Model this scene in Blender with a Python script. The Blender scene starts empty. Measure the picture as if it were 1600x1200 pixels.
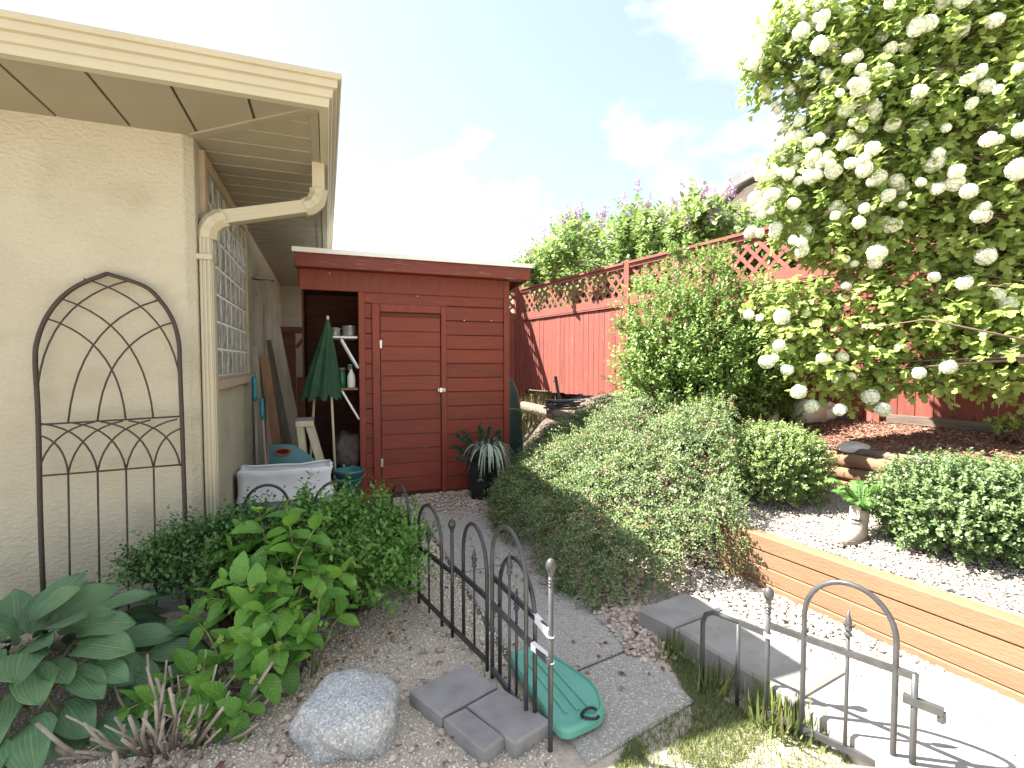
import bpy, math, random
import numpy as np
from mathutils import Vector, Matrix, noise as mnoise

rng = np.random.default_rng(7)
random.seed(7)
SC = bpy.context.scene
COL = SC.collection

# ------------------------------------------------------------------ camera
FPX, CAMH = 780.0, 1.45
YAW, PITCH = math.radians(20.4), math.atan(33 / 780)
cd = bpy.data.cameras.new('Camera')
cam = bpy.data.objects.new('Camera', cd)
COL.objects.link(cam)
cam.location = (0, 0, CAMH)
cam.rotation_euler = (math.radians(90) - PITCH, 0, -YAW)
cd.sensor_width = 36
cd.lens = FPX / 1600 * 36
cd.clip_start = 0.05
cd.clip_end = 600
SC.camera = cam

# ------------------------------------------------------------------ sky, sun, exposure
SUNV = Vector((-1.89, 1.15, 2.8)).normalized()
ELEV = math.asin(SUNV.z)
AZ = math.atan2(SUNV.x, SUNV.y)
W = bpy.data.worlds.new('World')
SC.world = W
W.use_nodes = True
wn, wl = W.node_tree.nodes, W.node_tree.links
wn.clear()
wo = wn.new('ShaderNodeOutputWorld')
bg = wn.new('ShaderNodeBackground')
sky = wn.new('ShaderNodeTexSky')
sky.sky_type = 'NISHITA'
sky.sun_disc = False
sky.sun_elevation = ELEV
sky.sun_rotation = AZ
sky.air_density = 1.0
sky.dust_density = 1.2
sky.ozone_density = 1.0
tc = wn.new('ShaderNodeTexCoord')
# thin broken cloud laid on a flat layer high above: direction / z
sep = wn.new('ShaderNodeSeparateXYZ')
wl.new(tc.outputs['Generated'], sep.inputs[0])
zmax = wn.new('ShaderNodeMath'); zmax.operation = 'MAXIMUM'; zmax.inputs[1].default_value = 0.0
wl.new(sep.outputs['Z'], zmax.inputs[0])
zadd = wn.new('ShaderNodeMath'); zadd.operation = 'ADD'; zadd.inputs[1].default_value = 0.28
wl.new(zmax.outputs[0], zadd.inputs[0])
dv = wn.new('ShaderNodeVectorMath'); dv.operation = 'DIVIDE'
cmb = wn.new('ShaderNodeCombineXYZ')
for k in range(3):
    wl.new(zadd.outputs[0], cmb.inputs[k])
wl.new(tc.outputs['Generated'], dv.inputs[0]); wl.new(cmb.outputs[0], dv.inputs[1])
cn = wn.new('ShaderNodeTexNoise'); cn.inputs['Scale'].default_value = 1.15; cn.inputs['Detail'].default_value = 7
cn.inputs['Roughness'].default_value = 0.56; cn.inputs['Distortion'].default_value = 0.25
cmap = wn.new('ShaderNodeMapping'); cmap.inputs['Location'].default_value = (1.7, 0.2, 0.9)
wl.new(dv.outputs[0], cmap.inputs[0]); wl.new(cmap.outputs[0], cn.inputs['Vector'])
cr = wn.new('ShaderNodeValToRGB')
cr.color_ramp.elements[0].position = 0.44; cr.color_ramp.elements[0].color = (.17, .17, .17, 1)   # thin high veil between the clouds
cr.color_ramp.elements[1].position = 0.60; cr.color_ramp.elements[1].color = (1, 1, 1, 1)
wl.new(cn.outputs['Fac'], cr.inputs[0])
cm = wn.new('ShaderNodeMixRGB')
cm.inputs[2].default_value = (6.2, 6.15, 6.1, 1)
wl.new(cr.outputs[0], cm.inputs[0]); wl.new(sky.outputs[0], cm.inputs[1])
wl.new(cm.outputs[0], bg.inputs[0])
bg.inputs[1].default_value = 0.065
wl.new(bg.outputs[0], wo.inputs[0])
sd = bpy.data.lights.new('Sun', 'SUN')
sd.energy = 5.0
sd.angle = math.radians(0.53)
sd.color = (1.0, 0.95, 0.87)
sun = bpy.data.objects.new('Sun', sd)
COL.objects.link(sun)
sun.rotation_euler = SUNV.to_track_quat('Z', 'Y').to_euler()
sun.location = (-6, 6, 12)
SC.view_settings.view_transform = 'Standard'
SC.view_settings.look = 'None'
SC.view_settings.gamma = 1
SC.view_settings.use_curve_mapping = False
SC.view_settings.exposure = 2.4

# ------------------------------------------------------------------ pixel helpers (a pixel gives a direction; a surface gives the distance)
_r = np.array([math.cos(YAW), -math.sin(YAW), 0]); _f0 = np.array([math.sin(YAW), math.cos(YAW), 0]); _z = np.array([0, 0, 1.0])
_f = _f0 * math.cos(PITCH) - _z * math.sin(PITCH); _u = _f0 * math.sin(PITCH) + _z * math.cos(PITCH)
def ray(x, y): return _r * (x - 800) + _u * (600 - y) + _f * FPX
def hit(x, y, ax, v):
    d = ray(x, y); c = np.array([0, 0, CAMH]); return c + d * ((v - c[ax]) / d[ax])
def G(x, y, z=0.0): return hit(x, y, 2, z)
def atY(x, y, v): return hit(x, y, 1, v)
def atX(x, y, v): return hit(x, y, 0, v)
def atD(x, y, d): return np.array([0, 0, CAMH]) + ray(x, y) * (d / FPX)
def zof(p, py):  # height above point p at which image row py is met
    d0 = float(np.dot(np.array([p[0], p[1], 0]), _f0)); k = (600 - py) / FPX
    return CAMH + d0 * (k * math.cos(PITCH) - math.sin(PITCH)) / (math.cos(PITCH) + k * math.sin(PITCH))

# ------------------------------------------------------------------ materials
MATS = {}
def M(name, c1, c2=None, rough=0.65, scale=6, detail=5, bump=0.0, bscale=60, stretch=(1, 1, 1), metallic=0.0, spec=0.4, c3=None, s3=40, t3=(0.62, 0.7), rand=0.0, bdist=0.01):
    m = bpy.data.materials.new(name); m.use_nodes = True
    n, l = m.node_tree.nodes, m.node_tree.links
    b = n['Principled BSDF']
    b.inputs['Roughness'].default_value = rough; b.inputs['Metallic'].default_value = metallic
    b.inputs['Specular IOR Level'].default_value = spec
    t = n.new('ShaderNodeTexCoord'); mp = n.new('ShaderNodeMapping'); mp.inputs['Scale'].default_value = stretch
    l.new(t.outputs['Object'], mp.inputs[0])
    oi = n.new('ShaderNodeObjectInfo')
    va = n.new('ShaderNodeVectorMath'); va.operation = 'ADD'
    sc = n.new('ShaderNodeMath'); sc.operation = 'MULTIPLY'; sc.inputs[1].default_value = 17.0
    l.new(oi.outputs['Random'], sc.inputs[0]); l.new(mp.outputs[0], va.inputs[0]); l.new(sc.outputs[0], va.inputs[1])
    nz = n.new('ShaderNodeTexNoise'); nz.inputs['Scale'].default_value = scale; nz.inputs['Detail'].default_value = detail
    l.new(va.outputs[0], nz.inputs['Vector'])
    rp = n.new('ShaderNodeValToRGB')
    c2 = c2 or tuple(x * 0.8 for x in c1)
    rp.color_ramp.elements[0].position = 0.33; rp.color_ramp.elements[0].color = (*c2, 1)
    rp.color_ramp.elements[1].position = 0.66; rp.color_ramp.elements[1].color = (*c1, 1)
    l.new(nz.outputs['Fac'], rp.inputs[0])
    out = rp.outputs[0]
    if c3:
        n3 = n.new('ShaderNodeTexNoise'); n3.inputs['Scale'].default_value = s3; n3.inputs['Detail'].default_value = 4
        l.new(va.outputs[0], n3.inputs['Vector'])
        r3 = n.new('ShaderNodeValToRGB'); r3.color_ramp.elements[0].position = t3[0]; r3.color_ramp.elements[1].position = t3[1]
        l.new(n3.outputs['Fac'], r3.inputs[0])
        mx = n.new('ShaderNodeMixRGB'); mx.inputs[2].default_value = (*c3, 1)
        l.new(r3.outputs[0], mx.inputs[0]); l.new(out, mx.inputs[1]); out = mx.outputs[0]
    if rand:
        hv = n.new('ShaderNodeHueSaturation')
        mr = n.new('ShaderNodeMapRange'); mr.inputs['To Min'].default_value = 1 - rand; mr.inputs['To Max'].default_value = 1 + rand
        l.new(oi.outputs['Random'], mr.inputs[0]); l.new(mr.outputs[0], hv.inputs['Value']); l.new(out, hv.inputs['Color']); out = hv.outputs[0]
    l.new(out, b.inputs['Base Color'])
    if bump:
        nb = n.new('ShaderNodeTexNoise'); nb.inputs['Scale'].default_value = bscale; nb.inputs['Detail'].default_value = 5
        l.new(va.outputs[0], nb.inputs['Vector'])
        bp = n.new('ShaderNodeBump'); bp.inputs['Strength'].default_value = bump; bp.inputs['Distance'].default_value = bdist
        l.new(nb.outputs['Fac'], bp.inputs['Height']); l.new(bp.outputs[0], b.inputs['Normal'])
    MATS[name] = m
    return m

def LM(name, c1, c2, trans=0.35, rough=0.45, attr=True, spec=0.35, c3=None, vein=False):
    """leaf: two greens picked per leaf, light shining through"""
    m = bpy.data.materials.new(name); m.use_nodes = True
    n, l = m.node_tree.nodes, m.node_tree.links
    b = n['Principled BSDF']; o = n['Material Output']
    b.inputs['Roughness'].default_value = rough; b.inputs['Specular IOR Level'].default_value = spec
    if attr:
        a = n.new('ShaderNodeAttribute'); a.attribute_name = 'v'; f = a.outputs['Fac']
    else:
        a = n.new('ShaderNodeObjectInfo'); f = a.outputs['Random']
    r = n.new('ShaderNodeValToRGB')
    r.color_ramp.elements[0].color = (*c2, 1); r.color_ramp.elements[1].color = (*c1, 1)
    if c3:
        e = r.color_ramp.elements.new(0.93); e.color = (*c1, 1)
        r.color_ramp.elements[-1].color = (*c3, 1); r.color_ramp.elements[-1].position = 0.97
    l.new(f, r.inputs[0])
    col = r.outputs[0]
    if vein:
        def mth(op, a_, b_=None):
            q = n.new('ShaderNodeMath'); q.operation = op
            for k_, x_ in enumerate((a_, b_)):
                if x_ is None: continue
                if hasattr(x_, 'links'): l.new(x_, q.inputs[k_])
                else: q.inputs[k_].default_value = x_
            return q.outputs[0]
        au = n.new('ShaderNodeAttribute'); au.attribute_name = 'lu'; av = n.new('ShaderNodeAttribute'); av.attribute_name = 'lv'
        ab = mth('ABSOLUTE', av.outputs['Fac'])
        ph = mth('MULTIPLY', ab, 5.0 * 6.283) if vein == 'along' else mth('MULTIPLY', mth('SUBTRACT', mth('MULTIPLY', au.outputs['Fac'], 8.0), mth('MULTIPLY', ab, 2.2)), 6.283)
        rib = mth('POWER', mth('ADD', mth('MULTIPLY', mth('COSINE', ph), .5), .5), 5.0)       # narrow ribs
        mid_ = mth('SUBTRACT', 1.0, mth('MINIMUM', mth('MULTIPLY', ab, 14.0), 1.0))
        vv = mth('MAXIMUM', mth('MULTIPLY', rib, .55), mid_)
        wv = n.new('ShaderNodeTexNoise'); wv.inputs['Scale'].default_value = 5
        t = n.new('ShaderNodeTexCoord'); l.new(t.outputs['Object'], wv.inputs['Vector'])
        hs_ = n.new('ShaderNodeHueSaturation'); l.new(mth('ADD', mth('MULTIPLY', wv.outputs['Fac'], .5), .75), hs_.inputs['Value']); l.new(col, hs_.inputs['Color'])
        mx = n.new('ShaderNodeMixRGB'); l.new(mth('MULTIPLY', vv, .45), mx.inputs[0]); l.new(hs_.outputs[0], mx.inputs[1])
        mx.inputs[2].default_value = (*[min(1, x * 1.7 + .03) for x in c1], 1); col = mx.outputs[0]
        bpn = n.new('ShaderNodeBump'); bpn.inputs['Strength'].default_value = .55; bpn.inputs['Distance'].default_value = .004
        bpn.invert = True; l.new(vv, bpn.inputs['Height']); l.new(bpn.outputs[0], b.inputs['Normal'])
    l.new(col, b.inputs['Base Color'])
    tr = n.new('ShaderNodeBsdfTranslucent'); l.new(col, tr.inputs[0])
    mx = n.new('ShaderNodeMixShader'); mx.inputs[0].default_value = trans
    l.new(b.outputs[0], mx.inputs[1]); l.new(tr.outputs[0], mx.inputs[2]); l.new(mx.outputs[0], o.inputs[0])
    MATS[name] = m
    return m

# painted boards, stucco and trim
M('stucco', (.405, .38, .29), (.365, .338, .252), rough=.9, scale=2.2, bump=.8, bscale=42, stretch=(1, 1, 1.5), bdist=.014, spec=.2, c3=(.315, .288, .205), s3=2.6, t3=(.54, .80))
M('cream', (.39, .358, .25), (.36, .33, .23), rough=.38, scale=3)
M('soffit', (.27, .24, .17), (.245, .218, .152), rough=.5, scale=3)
M('seam_dark', (.10, .085, .06), rough=.8)
M('tan_trim', (.36, .29, .195), (.32, .255, .17), rough=.6, scale=8)
M('sill', (.40, .30, .22), (.34, .25, .19), rough=.7, scale=9)
M('shingle', (.20, .075, .07), (.12, .05, .05), rough=.9, scale=20, bump=.5)
M('red_board', (.215, .034, .014), (.160, .027, .0115), rough=.55, scale=5, stretch=(.6, 4, 9), bump=.35, bscale=22, bdist=.004, c3=(.36, .13, .10), s3=14, t3=(.66, .80), rand=.12)
M('red_trim', (.22, .037, .0155), (.175, .030, .013), rough=.55, scale=5, stretch=(5, 5, 1), bump=.3, bscale=22, bdist=.004, rand=.08)
M('red_fascia', (.185, .035, .020), (.145, .032, .021), rough=.6, scale=5, stretch=(.7, 5, 5), bump=.3, bscale=22, bdist=.004, c3=(.30, .17, .14), s3=9, t3=(.6, .8))
M('fence_board', (.235, .064, .046), (.18, .05, .037), rough=.75, scale=4, stretch=(4, 4, .6), bump=.35, bscale=30, bdist=.004, c3=(.31, .13, .10), s3=7, t3=(.6, .8), rand=.14)
M('fence_rail', (.23, .068, .050), (.18, .055, .042), rough=.75, scale=4, stretch=(4, .6, 4), bump=.35, bscale=30, bdist=.004, c3=(.30, .14, .11), s3=9, t3=(.58, .8), rand=.1)
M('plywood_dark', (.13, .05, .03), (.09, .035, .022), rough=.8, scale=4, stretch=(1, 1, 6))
M('white_metal', (.78, .77, .72), (.70, .69, .64), rough=.35, scale=5, metallic=.0)
M('steel', (.55, .54, .52), (.42, .41, .40), rough=.32, scale=8, metallic=.9)
M('white_paint', (.78, .77, .74), (.70, .69, .66), rough=.5, scale=8)
M('mortar', (.74, .73, .70), rough=.8)
M('black_iron', (.020, .022, .025), (.032, .034, .036), rough=.33, scale=20, bump=.15, bscale=120, bdist=.002, spec=.55)
M('grey_iron', (.042, .044, .046), (.065, .066, .066), rough=.42, scale=20, bump=.15, bscale=120, bdist=.002, spec=.5)
M('trellis_iron', (.030, .022, .016), (.045, .03, .02), rough=.6, scale=30)
M('zip_tie', (.80, .80, .80), rough=.35)
# wood, earth and stone
M('timber', (.215, .124, .070), (.190, .108, .060), rough=.8, scale=3, stretch=(3, .8, 3), bump=.5, bscale=30, bdist=.006, c3=(.13, .075, .045), s3=5, t3=(.70, .80), rand=.08)
M('old_timber', (.17, .135, .105), (.11, .085, .065), rough=.85, scale=5, stretch=(5, .6, 5), bump=.5, bscale=30)
M('grey_wood', (.30, .265, .21), (.21, .18, .14), rough=.85, scale=5, stretch=(5, 5, .6), bump=.4, bscale=30, c3=(.12, .10, .075), s3=14, t3=(.64, .74))
M('brown_wood', (.27, .155, .075), (.20, .11, .055), rough=.7, scale=5, stretch=(5, 5, .6))
M('pale_wood', (.58, .52, .37), (.48, .42, .29), rough=.7, scale=5, stretch=(5, 5, .6))
M('soil', (.13, .10, .075), (.075, .058, .045), rough=.95, scale=14, bump=.8, bscale=50)
M('ground_gravel', (.52, .45, .36), (.40, .34, .27), rough=.95, scale=40, detail=8, bump=.9, bscale=160, c3=(.55, .49, .42), s3=130, t3=(.56, .66))
M('terrace_gravel', (.38, .345, .30), (.29, .26, .22), rough=.95, scale=40, detail=8, bump=.9, bscale=140, c3=(.46, .43, .38), s3=120, t3=(.56, .66))
M('mulch_base', (.22, .085, .055), (.12, .05, .035), rough=.95, scale=30, detail=8, bump=.9, bscale=70)
M('aggregate', (.35, .325, .285), (.255, .235, .205), rough=.9, scale=60, detail=6, bump=.7, bscale=150, bdist=.005, c3=(.56, .52, .46), s3=115, t3=(.56, .63))
M('concrete', (.30, .285, .265), (.23, .22, .20), rough=.9, scale=7, detail=8, bump=.3, bscale=120, bdist=.004, c3=(.22, .21, .19), s3=24, t3=(.6, .75))
M('paver', (.275, .26, .25), (.205, .195, .19), rough=.9, scale=9, detail=8, bump=.35, bscale=110, bdist=.004, rand=.08)
M('granite', (.43, .43, .415), (.25, .255, .25), rough=.8, scale=85, detail=8, bump=.6, bscale=45, bdist=.012, c3=(.62, .63, .61), s3=150, t3=(.55, .62))
M('rock', (.52, .49, .45), (.36, .34, .31), rough=.85, scale=14, bump=.5, bscale=40)
M('stem_brown', (.15, .10, .065), (.10, .07, .05), rough=.85, scale=20, bump=.3)
M('stem_grey', (.25, .21, .17), (.16, .13, .105), rough=.85, scale=20, bump=.3)
M('cut_stem', (.36, .31, .25), (.21, .17, .13), rough=.85, scale=12, bump=.3)
M('stem_green', (.22, .25, .08), (.17, .15, .06), rough=.7, scale=20)
# plastic, cloth and small goods
M('teal_plastic', (.13, .37, .28), (.105, .32, .24), rough=.45, scale=6, bump=.15, bscale=90, bdist=.002, c3=(.14, .35, .28), s3=18, t3=(.6, .8))
M('teal_handle', (.015, .19, .23), rough=.35)
M('bin_teal', (.05, .17, .18), rough=.4)
M('white_cloth', (.76, .75, .75), (.68, .67, .67), rough=.85, scale=4)
M('clear_plastic', (.40, .41, .41), (.33, .34, .34), rough=.25, scale=4)
M('umbrella_cloth', (.026, .075, .038), (.016, .05, .026), rough=.85, scale=10)
M('tarp', (.016, .05, .042), (.012, .035, .03), rough=.55, scale=6)
M('pot_black', (.010, .013, .013), (.016, .02, .018), rough=.32, scale=6)
M('green_jar', (.010, .12, .06), rough=.25)
M('lid_grey', (.16, .13, .14), rough=.4)
M('red_plastic', (.50, .06, .03), rough=.4)
M('bag_grey', (.115, .09, .08), (.075, .06, .055), rough=.8, scale=7, bump=.5, bscale=14)
M('hose', (.030, .033, .038), rough=.45)
M('boot_leather', (.40, .345, .28), (.26, .215, .165), rough=.7, scale=14, bump=.4, bscale=60, bdist=.004)
M('boot_sole', (.24, .19, .14), (.17, .14, .11), rough=.8, scale=14)
M('lace', (.12, .11, .12), rough=.8)
M('ceramic', (.72, .68, .58), (.62, .56, .45), rough=.35, scale=6)
M('neighbour_wall', (.66, .58, .53), (.62, .54, .50), rough=.9)
M('neighbour_fascia', (.78, .76, .73), rough=.6)
M('berry', (.38, .13, .10), (.28, .09, .08), rough=.5)
# leaves
LM('leaf_hosta', (.135, .235, .105), (.08, .165, .078), .15, .42, attr=False, vein='along')
LM('leaf_hydrangea', (.16, .33, .045), (.075, .20, .035), .30, .45, attr=False, vein='side')
LM('leaf_potentilla', (.20, .37, .075), (.09, .21, .045), .36, .55)
LM('leaf_potentilla_dark', (.11, .22, .06), (.05, .12, .035), .28, .55)
LM('leaf_cotoneaster', (.20, .265, .10), (.08, .135, .045), .22, .42, c3=(.27, .17, .10))
LM('leaf_box', (.27, .34, .115), (.12, .19, .06), .25, .38)
LM('leaf_box_dark', (.19, .26, .10), (.08, .14, .05), .22, .38)
LM('leaf_privet', (.25, .35, .09), (.11, .20, .045), .32, .42)
LM('leaf_viburnum', (.42, .50, .14), (.23, .33, .08), .5, .5)
LM('leaf_viburnum_single', (.42, .50, .14), (.24, .34, .085), .5, .5, attr=False)
LM('leaf_lilac', (.31, .40, .13), (.15, .24, .07), .38, .45)
LM('petal', (.80, .82, .70), (.70, .74, .56), .30, .6)
LM('petal_lilac', (.50, .33, .50), (.38, .24, .40), .25, .6)
LM('leaf_fern', (.17, .32, .075), (.09, .20, .045), .35, .5, attr=False)
LM('leaf_spider', (.62, .68, .58), (.32, .42, .30), .25, .45, attr=False)
LM('leaf_juniper', (.07, .135, .095), (.035, .08, .06), .15, .6, attr=False)
LM('grass', (.21, .24, .075), (.10, .14, .04), .3, .5, c3=(.40, .36, .20))
LM('dry_grass', (.27, .23, .11), (.14, .14, .06), .25, .7)
LM('stone_mix', (.58, .48, .40), (.33, .25, .20), 0.0, .85, c3=(.30, .17, .12))
LM('stone_white', (.46, .42, .37), (.27, .235, .20), 0.0, .85, c3=(.28, .17, .13))
LM('stone_fine', (.80, .71, .58), (.52, .44, .35), 0.0, .85, c3=(.22, .17, .14))
LM('mulch_chip', (.27, .135, .09), (.10, .05, .036), 0.0, .9, c3=(.46, .30, .21))
LM('bud', (.42, .50, .10), (.30, .40, .08), .2, .5, attr=False)

# block glass: rippled grey panes
m = bpy.data.materials.new('block_glass'); m.use_nodes = True
n, l = m.node_tree.nodes, m.node_tree.links
b = n['Principled BSDF']; b.inputs['Roughness'].default_value = .12; b.inputs['Specular IOR Level'].default_value = .7
t = n.new('ShaderNodeTexCoord'); nz = n.new('ShaderNodeTexNoise'); nz.inputs['Scale'].default_value = 11; nz.inputs['Detail'].default_value = 2
oi = n.new('ShaderNodeObjectInfo'); va = n.new('ShaderNodeVectorMath'); va.operation = 'ADD'
sm = n.new('ShaderNodeMath'); sm.operation = 'MULTIPLY'; sm.inputs[1].default_value = 31
l.new(oi.outputs['Random'], sm.inputs[0]); l.new(t.outputs['Object'], va.inputs[0]); l.new(sm.outputs[0], va.inputs[1]); l.new(va.outputs[0], nz.inputs['Vector'])
rp = n.new('ShaderNodeValToRGB'); rp.color_ramp.elements[0].color = (.24, .25, .235, 1); rp.color_ramp.elements[0].position = .3
rp.color_ramp.elements[1].color = (.50, .50, .47, 1); rp.color_ramp.elements[1].position = .7
l.new(nz.outputs['Fac'], rp.inputs[0]); l.new(rp.outputs[0], b.inputs['Base Color'])
bp = n.new('ShaderNodeBump'); bp.inputs['Strength'].default_value = .8; bp.inputs['Distance'].default_value = .03
l.new(nz.outputs['Fac'], bp.inputs['Height']); l.new(bp.outputs[0], b.inputs['Normal'])
MATS['block_glass'] = m

# ------------------------------------------------------------------ mesh helpers
def V(*a): return Vector(a)
class MB:
    def __init__(s): s.v = []; s.f = []; s.sm = []
    def add(s, vs, fs, smooth=False):
        o = len(s.v); s.v += [tuple(map(float, p)) for p in vs]
        s.f += [tuple(i + o for i in f) for f in fs]; s.sm += [smooth] * len(fs); return s
    def box(s, a, b):
        x0, x1 = sorted((a[0], b[0])); y0, y1 = sorted((a[1], b[1])); z0, z1 = sorted((a[2], b[2]))
        return s.add([(x0, y0, z0), (x1, y0, z0), (x1, y1, z0), (x0, y1, z0), (x0, y0, z1), (x1, y0, z1), (x1, y1, z1), (x0, y1, z1)],
                     [(0, 3, 2, 1), (4, 5, 6, 7), (0, 1, 5, 4), (1, 2, 6, 5), (2, 3, 7, 6), (3, 0, 4, 7)])
    def bbox(s, a, b, e=.004):
        """box with chamfered edges"""
        x0, x1 = sorted((a[0], b[0])); y0, y1 = sorted((a[1], b[1])); z0, z1 = sorted((a[2], b[2]))
        e = min(e, (x1 - x0) * .45, (y1 - y0) * .45, (z1 - z0) * .45)
        vs = []
        for z in (z0, z1):
            iz = e if z == z0 else -e
            for (x, y, sx, sy) in ((x0, y0, 1, 1), (x1, y0, -1, 1), (x1, y1, -1, -1), (x0, y1, 1, -1)):
                vs += [(x + sx * e, y, z + iz), (x, y + sy * e, z + iz), (x + sx * e, y + sy * e, z)]
        q = lambda c, t, k: c * 3 + t * 12 + k
        fs = [(q(0, 0, 2), q(3, 0, 2), q(2, 0, 2), q(1, 0, 2)), (q(0, 1, 2), q(1, 1, 2), q(2, 1, 2), q(3, 1, 2))]
        fs += [(q(0, 0, 0), q(1, 0, 0), q(1, 1, 0), q(0, 1, 0)), (q(1, 0, 1), q(2, 0, 1), q(2, 1, 1), q(1, 1, 1)),
               (q(2, 0, 0), q(3, 0, 0), q(3, 1, 0), q(2, 1, 0)), (q(3, 0, 1), q(0, 0, 1), q(0, 1, 1), q(3, 1, 1))]
        for c in range(4):
            k = 1 if c in (0, 2) else 0
            fs.append((q(c, 0, 0), q(c, 0, 1), q(c, 1, 1), q(c, 1, 0)) if c in (1, 3) else (q(c, 0, 1), q(c, 0, 0), q(c, 1, 0), q(c, 1, 1)))
            for t in (0, 1): fs.append((q(c, t, 0), q(c, t, 1), q(c, t, 2)))
        for c in range(4):
            d = (c + 1) % 4; k = 0 if c in (0, 2) else 1
            for t in (0, 1): fs.append((q(c, t, k), q(c, t, 2), q(d, t, 2), q(d, t, k)))
        return s.add(vs, fs)
    def bar(s, p, q, w, h, up=(0, 0, 1)):
        """oriented rectangular bar from p to q, w across, h along up"""
        p, q = Vector(p), Vector(q); d = (q - p).normalized(); u = Vector(up); sd_ = d.cross(u)
        if sd_.length < 1e-4: sd_ = d.cross(Vector((1, 0, 0)))
        sd_.normalize(); u = sd_.cross(d).normalized()
        vs = []
        for c in (p, q):
            for (i, j) in ((-1, -1), (1, -1), (1, 1), (-1, 1)): vs.append(c + sd_ * (i * w / 2) + u * (j * h / 2))
        return s.add(vs, [(0, 1, 2, 3), (7, 6, 5, 4), (0, 4, 5, 1), (1, 5, 6, 2), (2, 6, 7, 3), (3, 7, 4, 0)])
    def tube(s, pts, r, n=8, cap=True, smooth=True):
        pts = [Vector(p) for p in pts]; rs = r if hasattr(r, '__len__') else [r] * len(pts)
        vs = []; fs = []; ref = None
        for i, p in enumerate(pts):
            d = (pts[min(i + 1, len(pts) - 1)] - pts[max(i - 1, 0)]).normalized()
            if ref is None: ref = d.orthogonal().normalized()
            ref = (ref - d * ref.dot(d));
            if ref.length < 1e-5: ref = d.orthogonal()
            ref.normalize(); b_ = d.cross(ref)
            for k in range(n):
                a = 2 * math.pi * k / n + math.pi / n; vs.append(p + (ref * math.cos(a) + b_ * math.sin(a)) * rs[i])
        for i in range(len(pts) - 1):
            for k in range(n): fs.append((i * n + k, i * n + (k + 1) % n, (i + 1) * n + (k + 1) % n, (i + 1) * n + k))
        if cap: fs += [tuple(range(n - 1, -1, -1)), tuple(range((len(pts) - 1) * n, len(pts) * n))]
        return s.add(vs, fs, smooth)
    def lathe(s, prof, c=(0, 0, 0), n=16, smooth=True, sx=1, sy=1):
        vs = []; fs = []
        for (r_, z_) in prof:
            for k in range(n):
                a = 2 * math.pi * k / n; vs.append((c[0] + r_ * math.cos(a) * sx, c[1] + r_ * math.sin(a) * sy, c[2] + z_))
        for i in range(len(prof) - 1):
            for k in range(n): fs.append((i * n + k, i * n + (k + 1) % n, (i + 1) * n + (k + 1) % n, (i + 1) * n + k))
        fs += [tuple(range(n - 1, -1, -1)), tuple(range((len(prof) - 1) * n, len(prof) * n))]
        return s.add(vs, fs, smooth)
    def prism(s, poly, z0, z1):
        n = len(poly); vs = [(p[0], p[1], z0) for p in poly] + [(p[0], p[1], z1) for p in poly]
        return s.add(vs, [tuple(range(n - 1, -1, -1)), tuple(range(n, 2 * n))] + [(i, (i + 1) % n, n + (i + 1) % n, n + i) for i in range(n)])
    def extrude(s, prof, p, q, closed=True):
        """profile points given as 3-D offsets, swept from p to q"""
        n = len(prof); vs = [Vector(p) + Vector(o) for o in prof] + [Vector(q) + Vector(o) for o in prof]
        fs = [(i, (i + 1) % n, n + (i + 1) % n, n + i) for i in range(n if closed else n - 1)]
        if closed: fs += [tuple(range(n - 1, -1, -1)), tuple(range(n, 2 * n))]
        return s.add(vs, fs)
    def mesh(s, name):
        me = bpy.data.meshes.new(name); me.from_pydata(s.v, [], s.f); me.polygons.foreach_set('use_smooth', s.sm); me.update(); return me
    def build(s, name, mat, parent=None): return obj(name, s.mesh(name), mat, parent)

def obj(name, me, mat, parent=None, loc=None):
    if mat is not None and len(me.materials) == 0: me.materials.append(MATS[mat])
    o = bpy.data.objects.new(name, me); COL.objects.link(o)
    if parent: o.parent = parent
    if loc is not None: o.location = loc
    return o
def tag(o, label, cat, group=None):
    o['label'] = label; o['category'] = cat
    if group: o['group'] = group
    return o
def thing(name, label, cat, loc=(0, 0, 0), group=None):
    o = bpy.data.objects.new(name, None); COL.objects.link(o); o.location = loc; o.empty_display_size = .1
    return tag(o, label, cat, group)
def struct(o): o['kind'] = 'structure'; return o
def stuff(o): o['kind'] = 'stuff'; return o
def near(o, parent):
    """child built in world coordinates under an Empty standing at the thing's base"""
    o.parent = parent; o.matrix_parent_inverse = Matrix.Translation(-Vector(parent.location)); return o
def inst(name, me, parent, mtx):
    o = bpy.data.objects.new(name, me); COL.objects.link(o); o.parent = parent
    o.matrix_parent_inverse = Matrix.Translation(-Vector(parent.location)) if parent else Matrix()
    o.matrix_basis = mtx; return o

# many small copies of a template in one mesh (leaves, stones): arrays in, mesh out
LEAF = (np.array([(0, 0, 0), (.45, .30, .06), (1, 0, -.04), (.45, -.30, .06)]), [(0, 1, 2), (0, 2, 3)])
ROUND = (np.array([(0, 0, 0), (.30, .33, .07), (.72, .30, .05), (1, 0, -.03), (.72, -.30, .05), (.30, -.33, .07)]), [(0, 1, 2, 3), (0, 3, 4, 5)])
LOBED = (np.array([(0, 0, 0), (.10, .34, .05), (.38, .50, .0), (.42, .26, .05), (.78, .30, -.04), (1, 0, -.12), (.78, -.30, -.04), (.42, -.26, .05), (.38, -.50, .0), (.10, -.34, .05), (.5, 0, .0)]),
         [(0, 1, 3, 10), (1, 2, 3), (3, 4, 5, 10), (10, 5, 6, 7), (0, 10, 7, 9), (9, 7, 8)])
BLADE = (np.array([(0, .04, 0), (.5, .035, .10), (1, 0, .0), (.5, -.035, .10), (0, -.04, 0)]), [(0, 1, 3, 4), (1, 2, 3)])
_t = (1 + 5 ** .5) / 2
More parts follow.
